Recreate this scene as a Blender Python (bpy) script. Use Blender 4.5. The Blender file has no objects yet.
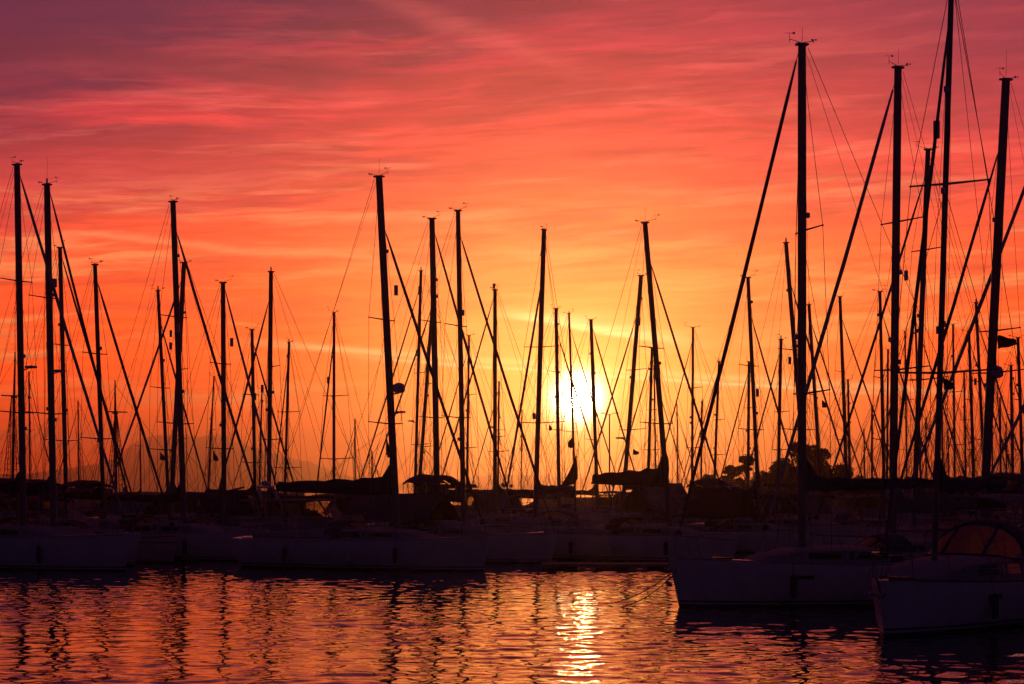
import bpy, math, random
import numpy as np
from mathutils import Vector, Matrix
random.seed(7)
R = math.radians
sc = bpy.context.scene
C = sc.collection
PI = math.pi
# ------------------------------------------------------------------ camera
F, CX, HZ, CH = 2000.0, 512.0, 487.0, 3.6      # focal length in pixels, image centre, horizon row, eye height
cam_d = bpy.data.cameras.new('camera'); cam = bpy.data.objects.new('camera', cam_d); C.objects.link(cam)
cam.location = (0, 0, CH); cam.rotation_euler = (R(90), 0, 0)
cam_d.sensor_width = 36; cam_d.lens = F / 1024 * 36; cam_d.shift_y = (HZ - 342) / 1024
cam_d.clip_start = .5; cam_d.clip_end = 20000
sc.camera = cam
# ------------------------------------------------------------------ view
sc.view_settings.view_transform = 'Standard'; sc.view_settings.look = 'None'
sc.view_settings.gamma = 1; sc.view_settings.exposure = .40; sc.view_settings.use_curve_mapping = False
sc.render.engine = 'CYCLES'
cy = sc.cycles
cy.use_denoising = True
try: cy.denoiser = 'OPENIMAGEDENOISE'
except Exception: cy.use_denoising = False
cy.max_bounces = 6; cy.volume_bounces = 0; cy.transparent_max_bounces = 12
cy.caustics_reflective = False; cy.caustics_refractive = False
HAZE = 1.8e-4
# ------------------------------------------------------------------ sun and sky
SUN_AZ, SUN_EL = math.atan((577 - CX) / F), math.atan((HZ - 400) / F)
SUN_DIR = Vector((math.sin(SUN_AZ) * math.cos(SUN_EL), math.cos(SUN_AZ) * math.cos(SUN_EL), math.sin(SUN_EL)))
sl = bpy.data.lights.new('sun', 'SUN'); so = bpy.data.objects.new('sun', sl); C.objects.link(so)
sl.energy = .22; sl.angle = R(.53); sl.color = (1, .34, .08)
so.rotation_euler = (-SUN_DIR).to_track_quat('-Z', 'Y').to_euler()

def lin(h):
    v = [int(h[i:i+2], 16) / 255 for i in (0, 2, 4)]
    return tuple((c / 12.92 if c <= .04045 else ((c + .055) / 1.055) ** 2.4) for c in v)

class NT:
    """small helper for writing shader maths"""
    def __init__(s, tree): s.t = tree; s.n = tree.nodes; s.l = tree.links
    def node(s, typ, **kw):
        n = s.n.new(typ)
        for k, v in kw.items(): setattr(n, k, v)
        return n
    def put(s, sock, v):
        if isinstance(v, bpy.types.NodeSocket): s.l.new(v, sock)
        elif isinstance(v, (tuple, list)) and len(v) == 3 and len(sock.default_value) == 4: sock.default_value = (*v, 1)
        else: sock.default_value = v
    def m(s, op, a, b=None, c=None, clamp=False):
        n = s.node('ShaderNodeMath', operation=op, use_clamp=clamp)
        s.put(n.inputs[0], a)
        if b is not None: s.put(n.inputs[1], b)
        if c is not None: s.put(n.inputs[2], c)
        return n.outputs[0]
    def add(s, a, b): return s.m('ADD', a, b)
    def mul(s, a, b): return s.m('MULTIPLY', a, b)
    def sub(s, a, b): return s.m('SUBTRACT', a, b)
    def smooth(s, v, a, b, lo=0., hi=1.):
        n = s.node('ShaderNodeMapRange', interpolation_type='SMOOTHSTEP')
        s.put(n.inputs[0], v); n.inputs[1].default_value = a; n.inputs[2].default_value = b
        n.inputs[3].default_value = lo; n.inputs[4].default_value = hi
        return n.outputs[0]
    def gauss(s, d, w):           # exp(-(d/w)^2)
        q = s.m('DIVIDE', d, w); q = s.mul(q, q); return s.m('EXPONENT', s.mul(q, -1.))
    def xyz(s, x, y, z=0.):
        n = s.node('ShaderNodeCombineXYZ'); s.put(n.inputs[0], x); s.put(n.inputs[1], y); s.put(n.inputs[2], z)
        return n.outputs[0]
    def noise(s, vec, scale=1., detail=4., rough=.5, dist=0.):
        n = s.node('ShaderNodeTexNoise'); s.put(n.inputs['Vector'], vec)
        n.inputs['Scale'].default_value = scale; n.inputs['Detail'].default_value = detail
        n.inputs['Roughness'].default_value = rough; n.inputs['Distortion'].default_value = dist
        return n.outputs[0]
    def ramp(s, v, stops, interp='LINEAR'):
        n = s.node('ShaderNodeValToRGB'); s.put(n.inputs[0], v); cr = n.color_ramp; cr.interpolation = interp
        while len(cr.elements) < len(stops): cr.elements.new(.5)
        for e, (p, c) in zip(cr.elements, stops): e.position = p; e.color = (*c, 1)
        return n.outputs[0]
    def mix(s, f, a, b, typ='MIX'):
        n = s.node('ShaderNodeMix', data_type='RGBA', blend_type=typ, clamp_factor=True)
        s.put(n.inputs[0], f); s.put(n.inputs[6], a); s.put(n.inputs[7], b)
        return n.outputs[2]
    def scale(s, col, f):
        n = s.node('ShaderNodeVectorMath', operation='SCALE'); s.put(n.inputs[0], col); s.put(n.inputs[3], f)
        return n.outputs[0]
    def vadd(s, a, b):
        n = s.node('ShaderNodeVectorMath', operation='ADD'); s.put(n.inputs[0], a); s.put(n.inputs[1], b)
        return n.outputs[0]

def make_world():
    w = bpy.data.worlds.new('World'); sc.world = w; w.use_nodes = True
    w.node_tree.nodes.clear(); g = NT(w.node_tree)
    tc = g.node('ShaderNodeTexCoord')
    sp = g.node('ShaderNodeSeparateXYZ'); g.l.new(tc.outputs['Generated'], sp.inputs[0])
    X, Y, Z = sp.outputs
    DEG = 180 / PI
    az = g.mul(g.m('ARCTAN2', X, Y), DEG)                 # degrees east of the view
    el = g.mul(g.m('ARCSINE', Z), DEG)                    # degrees above the horizon
    # wind-drawn warp shared by all cloud layers
    wz = g.sub(g.noise(g.xyz(g.mul(az, .10), g.mul(el, .26), 3.1), 1, 3, .5), .5)
    wz2 = g.sub(g.noise(g.xyz(g.mul(az, .35), g.mul(el, .9), 7.7), 1, 3, .55), .5)
    el2 = g.add(el, g.add(g.mul(wz, 2.6), g.mul(wz2, .7)))
    elr = g.m('DIVIDE', el2, 90., clamp=True)
    def st(l, k=1.): return [(a / 90., tuple(c * (1 + (k - 1) * max(0, 1 - a / 7.)) for c in lin(h))) for a, h in l]
    up = [(14.8, '5a2444'), (16.5, '301632'), (20, '180e24'), (60, '110a1e'), (90, '0e0a1c')]
    up = [(14.8, '4c1c3c'), (16.5, '2a142c'), (20, '160c20'), (60, '0f091a'), (90, '0c0818')]
    side = g.ramp(elr, st([(0, 'ff480c'), (1.4, 'ff480c'), (3, 'ff4a12'), (4.6, 'fd4c18'), (6.2, 'fb4e2a'), (8, 'f44a3c'), (9.8, 'ea4444'),
                           (11.4, 'b23242'), (13.2, '8e2a44')] + up, 2.3))
    mid = g.ramp(elr, st([(0, 'ff7a1a'), (1.4, 'ff8a28'), (3, 'ff9234'), (4.6, 'ff9040'), (6.2, 'ff8444'), (7.8, 'ff6e42'), (9.2, 'f65244'),
                          (10.8, 'd83c44'), (12.6, 'b03044'), (14, '8c2840')] + up, 1.65))
    daz = g.sub(az, SUN_AZ * DEG)
    mf = g.gauss(daz, 6.6)
    mf = g.m('MULTIPLY', mf, 1.0)
    col = g.mix(mf, side, mid)
    # dark purple and crimson cloud banks, stronger high up and to the left
    tilt = g.add(el, g.mul(az, -.05))
    nA = g.noise(g.xyz(g.mul(az, .085), g.add(g.mul(tilt, .72), g.mul(wz, 1.3)), 0.4), 1, 8, .62, .25)
    amtA = g.mul(g.smooth(el, 6.2, 11.5), g.smooth(az, 9, -12, .35, 1.))
    dark = g.mul(g.smooth(nA, .41, .56), amtA)
    col = g.mix(g.mul(dark, .90), col, lin('44123a'))
    nB = g.noise(g.xyz(g.mul(az, .12), g.add(g.mul(tilt, 1.3), g.mul(wz, 1.6)), 9.4), 1, 9, .64, .2)
    col = g.mix(g.mul(g.smooth(nB, .48, .60), g.mul(g.smooth(el, 3., 8.), .66)), col, lin('b42c3c'))
    # lit undersides: fine bright cirrus
    nC = g.noise(g.xyz(g.mul(az, .15), g.add(g.mul(tilt, 1.7), g.mul(wz, 2.)), 21.3), 1, 9, .66, .25)
    br = g.mul(g.smooth(nC, .49, .66), g.smooth(el, 15.5, 5., .25, 1.))
    col = g.mix(g.mul(br, .72), col, g.mix(g.smooth(el, 4, 12), lin('ffa25a'), lin('fa7460')))
    # fine fibres
    nD = g.noise(g.xyz(g.mul(az, .5), g.add(g.mul(tilt, 6.), g.mul(wz, 4.)), 2.2), 1, 7, .66, .15)
    col = g.scale(col, g.smooth(nD, .32, .68, .80, 1.17))
    # the upper sky is lit only by the deepest red
    up_ = g.smooth(el, 5.5, 12.)
    col = g.mix(up_, col, g.mix(1., col, (.97, .66, .98), 'MULTIPLY'))
    # purple corner high on the left and the clearer mauve patch high on the right
    pc = g.mul(g.smooth(g.add(el, g.mul(az, -.42)), 13.6, 18.5), g.smooth(el, 16.5, 14))
    col = g.mix(g.mul(pc, .85), col, lin('401640'))
    pr = g.mul(g.smooth(g.add(el, g.mul(az, .35)), 12.5, 18.5), g.smooth(az, 2, 11))
    col = g.mix(g.mul(pr, .62), col, lin('6c2444'))
    # streaks: (x0,y0,x1,y1 in degrees, width, colour, strength)
    def streak(x0, y0, x1, y1, w, c, k, fade=1.2, wob=.12, asym=None):
        nonlocal col
        sl_ = (y1 - y0) / (x1 - x0)
        d = g.sub(el, g.add(g.mul(az, sl_), y0 - sl_ * x0))
        d = g.add(d, g.mul(wz2, wob))
        f = g.gauss(d, w)
        if asym: f = g.mul(f, g.smooth(d, -asym, asym * .6))
        f = g.mul(f, g.mul(g.smooth(az, x0, x0 + fade), g.smooth(az, x1, x1 - fade)))
        f = g.mul(f, g.smooth(nD, .25, .55, .55, 1.))
        col = g.mix(g.mul(f, k), col, c)
    P = lambda px, py: ((px - CX) / 34.9, (HZ - py) / 34.9)
    streak(*P(215, 341), *P(1000, 398), .10, (1.25, .75, .28), .75, 3., .10)
    streak(*P(330, 356), *P(930, 399), .05, (1.5, 1.05, .5), .75, 3.5, .10)
    streak(*P(470, 314), *P(720, 350), .27, (1.7, 1.15, .50), .95, 2.6, .35, .10)
    streak(*P(560, 338), *P(760, 346), .12, lin('ff9a50'), .5, 1.5, .3)
    streak(*P(520, 232), *P(1000, 315), .05, lin('e85a40'), .55, 2.0, .06)
    streak(*P(30, 238), *P(420, 262), .10, lin('ff9a66'), .55, 2.5, .5)
    streak(*P(300, -25), *P(620, 92), .30, lin('e8605c'), .24, 2.5, .6)
    streak(*P(945, -8), *P(1160, 6), .22, (1.3, .75, .5), 1., .5, .15)
    streak(*P(-40, 190), *P(330, 178), .40, lin('c23a48'), .55, 3.0, 1.2)
    streak(*P(-120, 62), *P(470, 92), .42, lin('521638'), .72, 4.0, 1.3)
    streak(*P(-120, 30), *P(300, 14), .5, lin('4a1640'), .6, 4.0, 1.5)
    streak(*P(300, 100), *P(620, 78), .26, lin('a02438'), .55, 3.0, 1.1)
    streak(*P(600, 222), *P(960, 246), .35, lin('fb5a3a'), .6, 3.0, .8)
    # the glow of the low sun through thin cloud
    dv = g.node('ShaderNodeVectorMath', operation='DOT_PRODUCT'); g.l.new(tc.outputs['Generated'], dv.inputs[0]); dv.inputs[1].default_value = SUN_DIR
    dl = g.mul(g.m('ARCCOSINE', g.m('MINIMUM', dv.outputs['Value'], .9999999)), DEG)
    glow = g.scale(g.xyz(.36, .16, .01), g.gauss(dl, 2.0))
    glow = g.vadd(glow, g.scale(g.xyz(.22, .05, .0), g.m('EXPONENT', g.mul(dl, -.28))))
    glow = g.vadd(glow, g.scale(g.xyz(1.0, .62, .20), g.gauss(dl, 1.15)))
    glow = g.vadd(glow, g.scale(g.xyz(44., 33., 19.), g.gauss(dl, .52)))
    glow = g.vadd(glow, g.scale(g.xyz(170., 120., 66.), g.smooth(dl, .30, .24)))
    # sky behind the camera: deep blue violet dusk
    back = g.smooth(Y, .90, .50)
    col = g.mix(back, col, g.ramp(g.m('DIVIDE', el, 90., clamp=True), [(0, (.0075, .0014, .0125)), (.25, (.0070, .0017, .0175)), (1, (.006, .0022, .017))]))
    col = g.vadd(col, glow)
    below = g.smooth(el, -.4, -3.)
    col = g.mix(below, col, (.02, .006, .008))
    bg = g.node('ShaderNodeBackground'); g.put(bg.inputs[0], col); bg.inputs[1].default_value = 1.0
    sky = g.node('ShaderNodeTexSky', sky_type='NISHITA'); sky.sun_disc = False
    sky.sun_elevation = SUN_EL; sky.sun_rotation = SUN_AZ; sky.dust_density = 4; sky.air_density = 1.2
    bg2 = g.node('ShaderNodeBackground'); g.l.new(sky.outputs[0], bg2.inputs[0]); bg2.inputs[1].default_value = .004
    ad = g.node('ShaderNodeAddShader'); g.l.new(bg.outputs[0], ad.inputs[0]); g.l.new(bg2.outputs[0], ad.inputs[1])
    out = g.node('ShaderNodeOutputWorld'); g.l.new(ad.outputs[0], out.inputs[0])
    w.cycles.sampling_method = 'MANUAL'; w.cycles.sample_map_resolution = 2048
make_world()

# ------------------------------------------------------------------ helpers
MATS = {}
def mat(name, col, rough=.5, metal=0., var=.12, scale=6., bump=0., bscale=40., stripe=None, spec=.5, transl=0.):
    if name in MATS: return MATS[name]
    m = bpy.data.materials.new(name); m.use_nodes = True; g = NT(m.node_tree)
    b = g.n['Principled BSDF']
    tc = g.node('ShaderNodeTexCoord')
    n = g.noise(tc.outputs['Object'], scale, 5, .6)
    c = g.mix(g.smooth(n, .3, .7), tuple(x * (1 - var) for x in col), tuple(min(1, x * (1 + var)) for x in col))
    if stripe:
        sp = g.node('ShaderNodeSeparateXYZ'); g.l.new(tc.outputs['Object'], sp.inputs[0])
        z = sp.outputs[2]
        for z0, z1, sc_ in stripe:
            f = g.mul(g.m('GREATER_THAN', z, z0), g.m('LESS_THAN', z, z1))
            c = g.mix(f, c, sc_)
    g.put(b.inputs['Base Color'], c)
    g.put(b.inputs['Roughness'], g.smooth(n, .2, .8, max(.02, rough - .08), min(1, rough + .1)))
    b.inputs['Metallic'].default_value = metal
    b.inputs['Specular IOR Level'].default_value = spec
    if bump:
        bn = g.node('ShaderNodeBump'); bn.inputs['Strength'].default_value = bump; bn.inputs['Distance'].default_value = .02
        g.put(bn.inputs['Height'], g.noise(tc.outputs['Object'], bscale, 4, .6)); g.l.new(bn.outputs[0], b.inputs['Normal'])
    if transl:
        t = g.node('ShaderNodeBsdfTranslucent'); t.inputs[0].default_value = (*col, 1)
        mx = g.node('ShaderNodeMixShader'); mx.inputs[0].default_value = transl
        g.l.new(b.outputs[0], mx.inputs[1]); g.l.new(t.outputs[0], mx.inputs[2])
        g.l.new(mx.outputs[0], g.n['Material Output'].inputs[0])
    MATS[name] = m; return m

def glass(name, tint, rough=.05, clear=.5):
    if name in MATS: return MATS[name]
    m = bpy.data.materials.new(name); m.use_nodes = True; g = NT(m.node_tree)
    b = g.n['Principled BSDF']; b.inputs['Base Color'].default_value = (.02, .02, .02, 1); b.inputs['Roughness'].default_value = rough
    t = g.node('ShaderNodeBsdfTransparent'); t.inputs[0].default_value = (*tint, 1)
    mx = g.node('ShaderNodeMixShader'); mx.inputs[0].default_value = clear
    g.l.new(b.outputs[0], mx.inputs[1]); g.l.new(t.outputs[0], mx.inputs[2]); g.l.new(mx.outputs[0], g.n['Material Output'].inputs[0])
    MATS[name] = m; return m

M_HULL = mat('gelcoat_white', (.74, .74, .72), .28, stripe=[(-.6, .09, (.03, .05, .12)), (.15, .20, (.05, .07, .16))], scale=1.2, var=.05)
M_HULL2 = mat('gelcoat_cream', (.62, .58, .50), .3, stripe=[(-.6, .08, (.16, .03, .02)), (.95, 1.0, (.12, .03, .02))], scale=1.2, var=.05)
M_HULL3 = mat('gelcoat_navy', (.02, .03, .08), .22, stripe=[(-.6, .08, (.2, .03, .02)), (.14, .18, (.6, .6, .6))], scale=1.2, var=.05)
M_DECK = mat('deck_grey', (.30, .30, .30), .85, bump=.3, spec=.15)
M_TEAK = mat('teak', (.22, .13, .07), .6, bump=.3)
M_ALU = mat('mast_paint', (.16, .16, .17), .48, .0)
M_STEEL = mat('stainless', (.35, .35, .36), .35, .6)
M_WIRE = mat('rigging_wire', (.12, .12, .12), .5, .3)
M_ROPE = mat('rope', (.22, .20, .17), .9)
M_NAVY = mat('canvas_navy', (.025, .035, .09), .85, bump=.5, bscale=14)
M_RED = mat('canvas_burgundy', (.10, .02, .03), .85, bump=.5, bscale=14)
M_GREY = mat('canvas_grey', (.14, .14, .16), .85, bump=.5, bscale=14)
M_SAIL = mat('furled_sail', (.07, .08, .13), .85, bump=.5, bscale=9)
M_SAILW = mat('furled_sail_white', (.42, .41, .39), .8, bump=.4, bscale=9)
M_RUB = mat('black_rubber', (.03, .03, .03), .7)
M_PLAST = mat('white_plastic', (.6, .6, .6), .4)
M_GLASS = glass('dark_window', (.55, .5, .45), .04, .25)
M_VINYL = None

class MB:
    def __init__(s): s.v = []; s.f = []; s.smooth = True
    def ring(s, pts):
        i = len(s.v); s.v += [tuple(p) for p in pts]; return list(range(i, i + len(pts)))
    def loft(s, rings, cap=True, close=True):
        ids = [s.ring(r) for r in rings]
        for a, b in zip(ids, ids[1:]):
            n = len(a)
            for k in range(n if close else n - 1):
                s.f.append((a[k], a[(k + 1) % n], b[(k + 1) % n], b[k]))
        if cap and close: s.f.append(tuple(reversed(ids[0]))); s.f.append(tuple(ids[-1]))
        return s
    def tube(s, p0, p1, r0, r1=None, n=6, flat=1.):
        return s.path([p0, p1], [r0, r0 if r1 is None else r1], n, flat)
    def path(s, pts, rad, n=6, flat=1.):
        pts = [Vector(p) for p in pts]
        if not isinstance(rad, (list, tuple)): rad = [rad] * len(pts)
        rings = []; prev = None
        for i, p in enumerate(pts):
            d = (pts[min(i + 1, len(pts) - 1)] - pts[max(i - 1, 0)]).normalized()
            if prev is None:
                ref = Vector((0, 1, 0)) if abs(d.y) < .9 else Vector((1, 0, 0))
                u = (ref - d * ref.dot(d)).normalized()
            else: u = (prev - d * prev.dot(d)).normalized()
            prev = u; w = d.cross(u)
            rings.append([p + u * (rad[i] * flat * math.cos(2*PI*k/n)) + w * (rad[i] * math.sin(2*PI*k/n)) for k in range(n)])
        return s.loft(rings)
    def box(s, c, d, rz=0., bev=0.):
        c = Vector(c); x, y, z = d[0]/2, d[1]/2, d[2]/2; ca, sa = math.cos(rz), math.sin(rz)
        def q(a, b, e): return (c.x + a*ca - b*sa, c.y + a*sa + b*ca, c.z + e)
        if bev <= 0: bev = min(x, y, z) * .25
        rings = []
        for zz, k in ((-z, bev), (-z + bev, 0), (z - bev, 0), (z, bev)):
            a, b = x - k, y - k; h = bev * .6
            rings.append([q(a-h, -b, zz), q(a, -b+h, zz), q(a, b-h, zz), q(a-h, b, zz), q(-a+h, b, zz), q(-a, b-h, zz), q(-a, -b+h, zz), q(-a+h, -b, zz)])
        return s.loft(rings)
    def ball(s, c, rx, ry=None, rz=None, n=10, m=7):
        ry = ry or rx; rz = rz or rx; rings = []
        for j in range(m + 1):
            t = -PI/2 + PI * (j + .02) / (m + .04); cr, sr = math.cos(t), math.sin(t)
            rings.append([(c[0] + rx*cr*math.cos(2*PI*k/n), c[1] + ry*cr*math.sin(2*PI*k/n), c[2] + rz*sr) for k in range(n)])
        return s.loft(rings)
    def sheet(s, grid, th=0.):
        """grid of points; th > 0 gives it thickness"""
        base = [s.ring(r) for r in grid]
        for a, b in zip(base, base[1:]):
            for k in range(len(a) - 1): s.f.append((a[k], a[k+1], b[k+1], b[k]))
        return s
    def build(s, name, m, parent=None, flat=False):
        me = bpy.data.meshes.new(name); me.from_pydata(s.v, [], s.f); me.materials.append(m)
        if not flat:
            me.polygons.foreach_set('use_smooth', [True] * len(me.polygons))
            me.set_sharp_from_angle(angle=R(38))
        o = bpy.data.objects.new(name, me); C.objects.link(o)
        if parent: o.parent = parent
        return o

def tag(o, label=None, cat=None, group=None, kind=None):
    if label: o['label'] = label
    if cat: o['category'] = cat
    if group: o['group'] = group
    if kind: o['kind'] = kind
    return o
def empty(name, loc, rz=0.):
    o = bpy.data.objects.new(name, None); C.objects.link(o); o.location = loc; o.rotation_euler = (0, 0, rz)
    o.empty_display_size = .3; return o
def at(px, py, Y): return Vector(((px - CX) / F * Y, Y, CH + (HZ - py) / F * Y))

# ------------------------------------------------------------------ water: one sheet to the horizon, real wavelets in the basin
def make_water():
    xs = np.concatenate([-np.geomspace(13700, 29, 30), np.arange(-28, 28.01, .085), np.geomspace(29, 13700, 30)])
    ys = np.concatenate([np.array([-60, -20, 0, 12, 22, 28.]), np.arange(30, 100.01, .075), np.geomspace(101, 14700, 38)])
    Xg, Yg = np.meshgrid(xs, ys)
    rng = np.random.default_rng(5); Zg = np.zeros_like(Xg)
    for i in range(90):
        lam = .42 * (1.9 / .42) ** (rng.random() ** 1.15)
        th = rng.normal(0, .85) + PI / 2 * (1 if rng.random() < .5 else -1)
        k = 2 * PI / lam; amp = .0099 * lam ** 1. / math.sqrt(90) * 1.25
        ph = rng.random() * 2 * PI
        # gentle meander of each wave train keeps crests from lining up
        wob = .35 * lam * np.sin(Xg / (3.1 * lam + 1.3) + ph * 2) * np.cos(Yg / (4.3 * lam + 2.1) + ph)
        Zg += amp * np.sin(k * (Xg * math.cos(th) + Yg * math.sin(th) + wob) + ph)
    # cat's paws: calmer and livelier patches
    pat = .85 + .35 * np.sin(Xg * .21 + 1.1 + .8 * np.sin(Yg * .13)) * np.sin(Yg * .17 + .6 * np.sin(Xg * .3))
    edge = np.clip((28 - np.abs(Xg)) / 3, 0, 1) * np.clip((Yg - 30) / 3, 0, 1) * np.clip((100 - Yg) / 10, 0, 1)
    Zg *= pat * edge
    ny, nx = Xg.shape
    co = np.stack([Xg, Yg, Zg], -1).reshape(-1, 3).astype(np.float32)
    i = np.arange(ny * nx).reshape(ny, nx)
    q = np.stack([i[:-1, :-1], i[:-1, 1:], i[1:, 1:], i[1:, :-1]], -1).reshape(-1).astype(np.int32)
    nf = len(q) // 4
    me = bpy.data.meshes.new('water'); me.vertices.add(len(co)); me.vertices.foreach_set('co', co.ravel())
    me.loops.add(len(q)); me.loops.foreach_set('vertex_index', q)
    me.polygons.add(nf); me.polygons.foreach_set('loop_start', np.arange(0, nf * 4, 4, dtype=np.int32))
    me.polygons.foreach_set('use_smooth', np.ones(nf, dtype=bool)); me.update(calc_edges=True)
    m = bpy.data.materials.new('harbour_water'); m.use_nodes = True; g = NT(m.node_tree); b = g.n['Principled BSDF']
    b.inputs['Base Color'].default_value = (.004, .008, .014, 1); b.inputs['Roughness'].default_value = .018; b.inputs['IOR'].default_value = 1.333
    tc = g.node('ShaderNodeTexCoord')
    mp = g.node('ShaderNodeMapping'); g.l.new(tc.outputs['Object'], mp.inputs[0]); mp.inputs['Scale'].default_value = (1, 1.5, 1)
    h = g.add(g.mul(g.noise(mp.outputs[0], 5.2, 3, .55, .3), .010), g.mul(g.noise(mp.outputs[0], 1.7, 2, .5, .2), .016))
    bn = g.node('ShaderNodeBump'); bn.inputs['Strength'].default_value = .12; bn.inputs['Distance'].default_value = 1.; g.put(bn.inputs['Height'], h)
    g.l.new(bn.outputs[0], b.inputs['Normal'])
    me.materials.append(m)
    o = bpy.data.objects.new('water', me); C.objects.link(o); tag(o, kind='structure')
make_water()

# sea bed / ground under everything and the hills
def hills(name, prof, D, depth, m):
    xs = np.linspace(prof[0][0], prof[-1][0], 150); ys = np.interp(xs, [p[0] for p in prof], [p[1] for p in prof])
    rng = random.Random(name); b = MB(); rows = []
    ph = [rng.random() * 6 for _ in range(6)]
    def z(i, px, py):
        h = (HZ - py) / F * D + CH
        j = sum(math.sin(px * (.07 * (k + 1) ** 1.5) + ph[k]) / (k + 1.2) for k in range(6)) * .022
        return max(.0, h * (1 + j))
    for t, k in ((-1., 0.), (-.6, .45), (-.3, .8), (0, 1.), (.4, .7), (1., 0.)):
        rows.append([((px - CX) / F * D, D + t * depth, -2 + (z(i, px, py) + 2) * k * (1 if k == 1 else .94 + .1 * rng.random())) for i, (px, py) in enumerate(zip(xs, ys))])
    b.sheet(rows)
    o = b.build(name, m); tag(o, kind='structure'); return o
M_HILL = mat('hill_scrub', (.05, .06, .035), .95, scale=.02, var=.3)
hills('hills', [(-260, 480), (-80, 474), (20, 474), (60, 470), (100, 463), (118, 456), (128, 447), (140, 440), (158, 436), (225, 434.5), (240, 444), (270, 452), (310, 462), (335, 472), (362, 480), (420, 485)], 13600, 700, M_HILL)
hills('hills', [(400, 486), (450, 479.5), (480, 476), (505, 475), (540, 475), (560, 477), (620, 478), (740, 479), (900, 477), (1040, 478), (1300, 480)], 11500, 500, M_HILL)

def haze():
    b = MB(); b.v = [(x, y, z) for x in (-13800, 13800) for y in (-80, 14800) for z in (-3.2, 385)]
    b.f = [(0,1,3,2),(4,6,7,5),(0,4,5,1),(2,3,7,6),(0,2,6,4),(1,5,7,3)]
    m = bpy.data.materials.new('sea_haze'); m.use_nodes = True; m.node_tree.nodes.clear(); g = NT(m.node_tree)
    v = g.node('ShaderNodeVolumePrincipled'); o = g.node('ShaderNodeOutputMaterial'); g.l.new(v.outputs[0], o.inputs['Volume'])
    v.inputs['Color'].default_value = (1., .75, .58, 1); v.inputs['Density'].default_value = HAZE; v.inputs['Anisotropy'].default_value = .91
    h = b.build('haze', m, flat=True); tag(h, kind='stuff'); m.cycles.homogeneous_volume = True
haze()

# far quay with its hedge
def quay():
    b = MB(); b.box((66, 330, .6), (124, 44, 2.4), bev=.1); o = b.build('quay', mat('quay_concrete', (.28, .26, .24), .9, bump=.3)); tag(o, kind='structure')
quay()

def breakwater(X0, X1):
    rng = random.Random(X0); b = MB(); rows = []
    for x in np.arange(X0, X1, 1.6):
        r = lambda k: rng.uniform(-k, k)
        rows.append([(x + r(.4), 402 + r(.6), -1), (x + r(.4), 404 + r(.8), 1.1 + r(.5)), (x + r(.5), 406 + r(.7), 2.3 + r(.4)), (x, 408, 2.45 + r(.14)), (x, 412, 2.45 + r(.1)), (x, 413, 2.0), (x, 420, -1)])
    b.sheet(rows); o = b.build('breakwater', mat('boulder_stone', (.24, .22, .20), .95, bump=.5, scale=.6), flat=True); tag(o, kind='structure')
breakwater(-230, -42); breakwater(44, 240)

# ------------------------------------------------------------------ yachts
GROUP = 'sailing yachts moored in the marina'
placed = []          # (list of centreline points, beam)
def centre_pts(x, y, hx, hy, a, aft, n=9):
    return [(x + hx * (a - (a + aft) * k / (n - 1)), y + hy * (a - (a + aft) * k / (n - 1))) for k in range(n)]
def clear(pts, beam):
    for q, b2 in placed:
        lim = ((beam + b2) / 2 + .12) ** 2
        for i, (x, y) in enumerate(pts):
            for (u, v) in q:
                if abs(x - u) < 5 and (x - u) ** 2 + (y - v) ** 2 < lim: return False
    return True
placed.append(([(1.5 + .5 * k, 87.6) for k in range(13)], 1.6))    # room for the floating pontoon

def solve(row, Y):
    xt, yt, xb, d = row['t'][0], row['t'][1], row['b'], row['d']
    H = CH + (HZ - yt) / F * Y
    # mast line in its own plane, deck at 1.55
    Xt, Xb = (xt - CX) / F * Y, (xb - CX) / F * Y
    z490 = CH - 3 / F * Y
    Xd = Xb + (Xb - Xt) * (z490 - 1.55) / (H - z490)
    fz = 1.32
    best = None
    ths = [row['th']] if row.get('th') is not None else [28, 34, 22, 40, 16, 46, 10, 52, 58, 64]
    for th in ths:
        c, s = math.cos(R(th)), math.sin(R(th))
        if row.get('f'):
            xa, ya, xl, yl = row['f']
            lo, hi = 1., 9.
            def g(J):
                Yb = Y - J * s; px = CX + F * (Xd + J * c * d) / Yb; py = HZ + F * (CH - fz) / Yb
                return (px - (xa + (xl - xa) * (py - ya) / (yl - ya))) * d
            for _ in range(30):
                md = (lo + hi) / 2
                if g(md) > 0: hi = md
                else: lo = md
            J = (lo + hi) / 2
        else: J = min(5.2, max(2.4, .265 * H))
        sc_ = abs(J / H - .27)
        if best is None or sc_ < best[0]: best = (sc_, th, J)
        if .22 < J / H < .33: best = (0, th, J); break
    _, th, J = best
    L = min(15.5, max(7.2, H * .70, J / .44)); L = row.get('L', L); beam = min(4.3, .31 * L + .2)
    return dict(H=H, Xt=Xt, Xd=Xd, th=th, J=J, L=L, beam=beam, Y=Y)

def hull_half(u, B):
    """u 0 stern .. 1 bow -> half breadth at deck"""
    return B / 2 * (min(1., (1 - u ** 2.6)) ** .72) * (.80 + .20 * min(1, u / .35))

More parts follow.
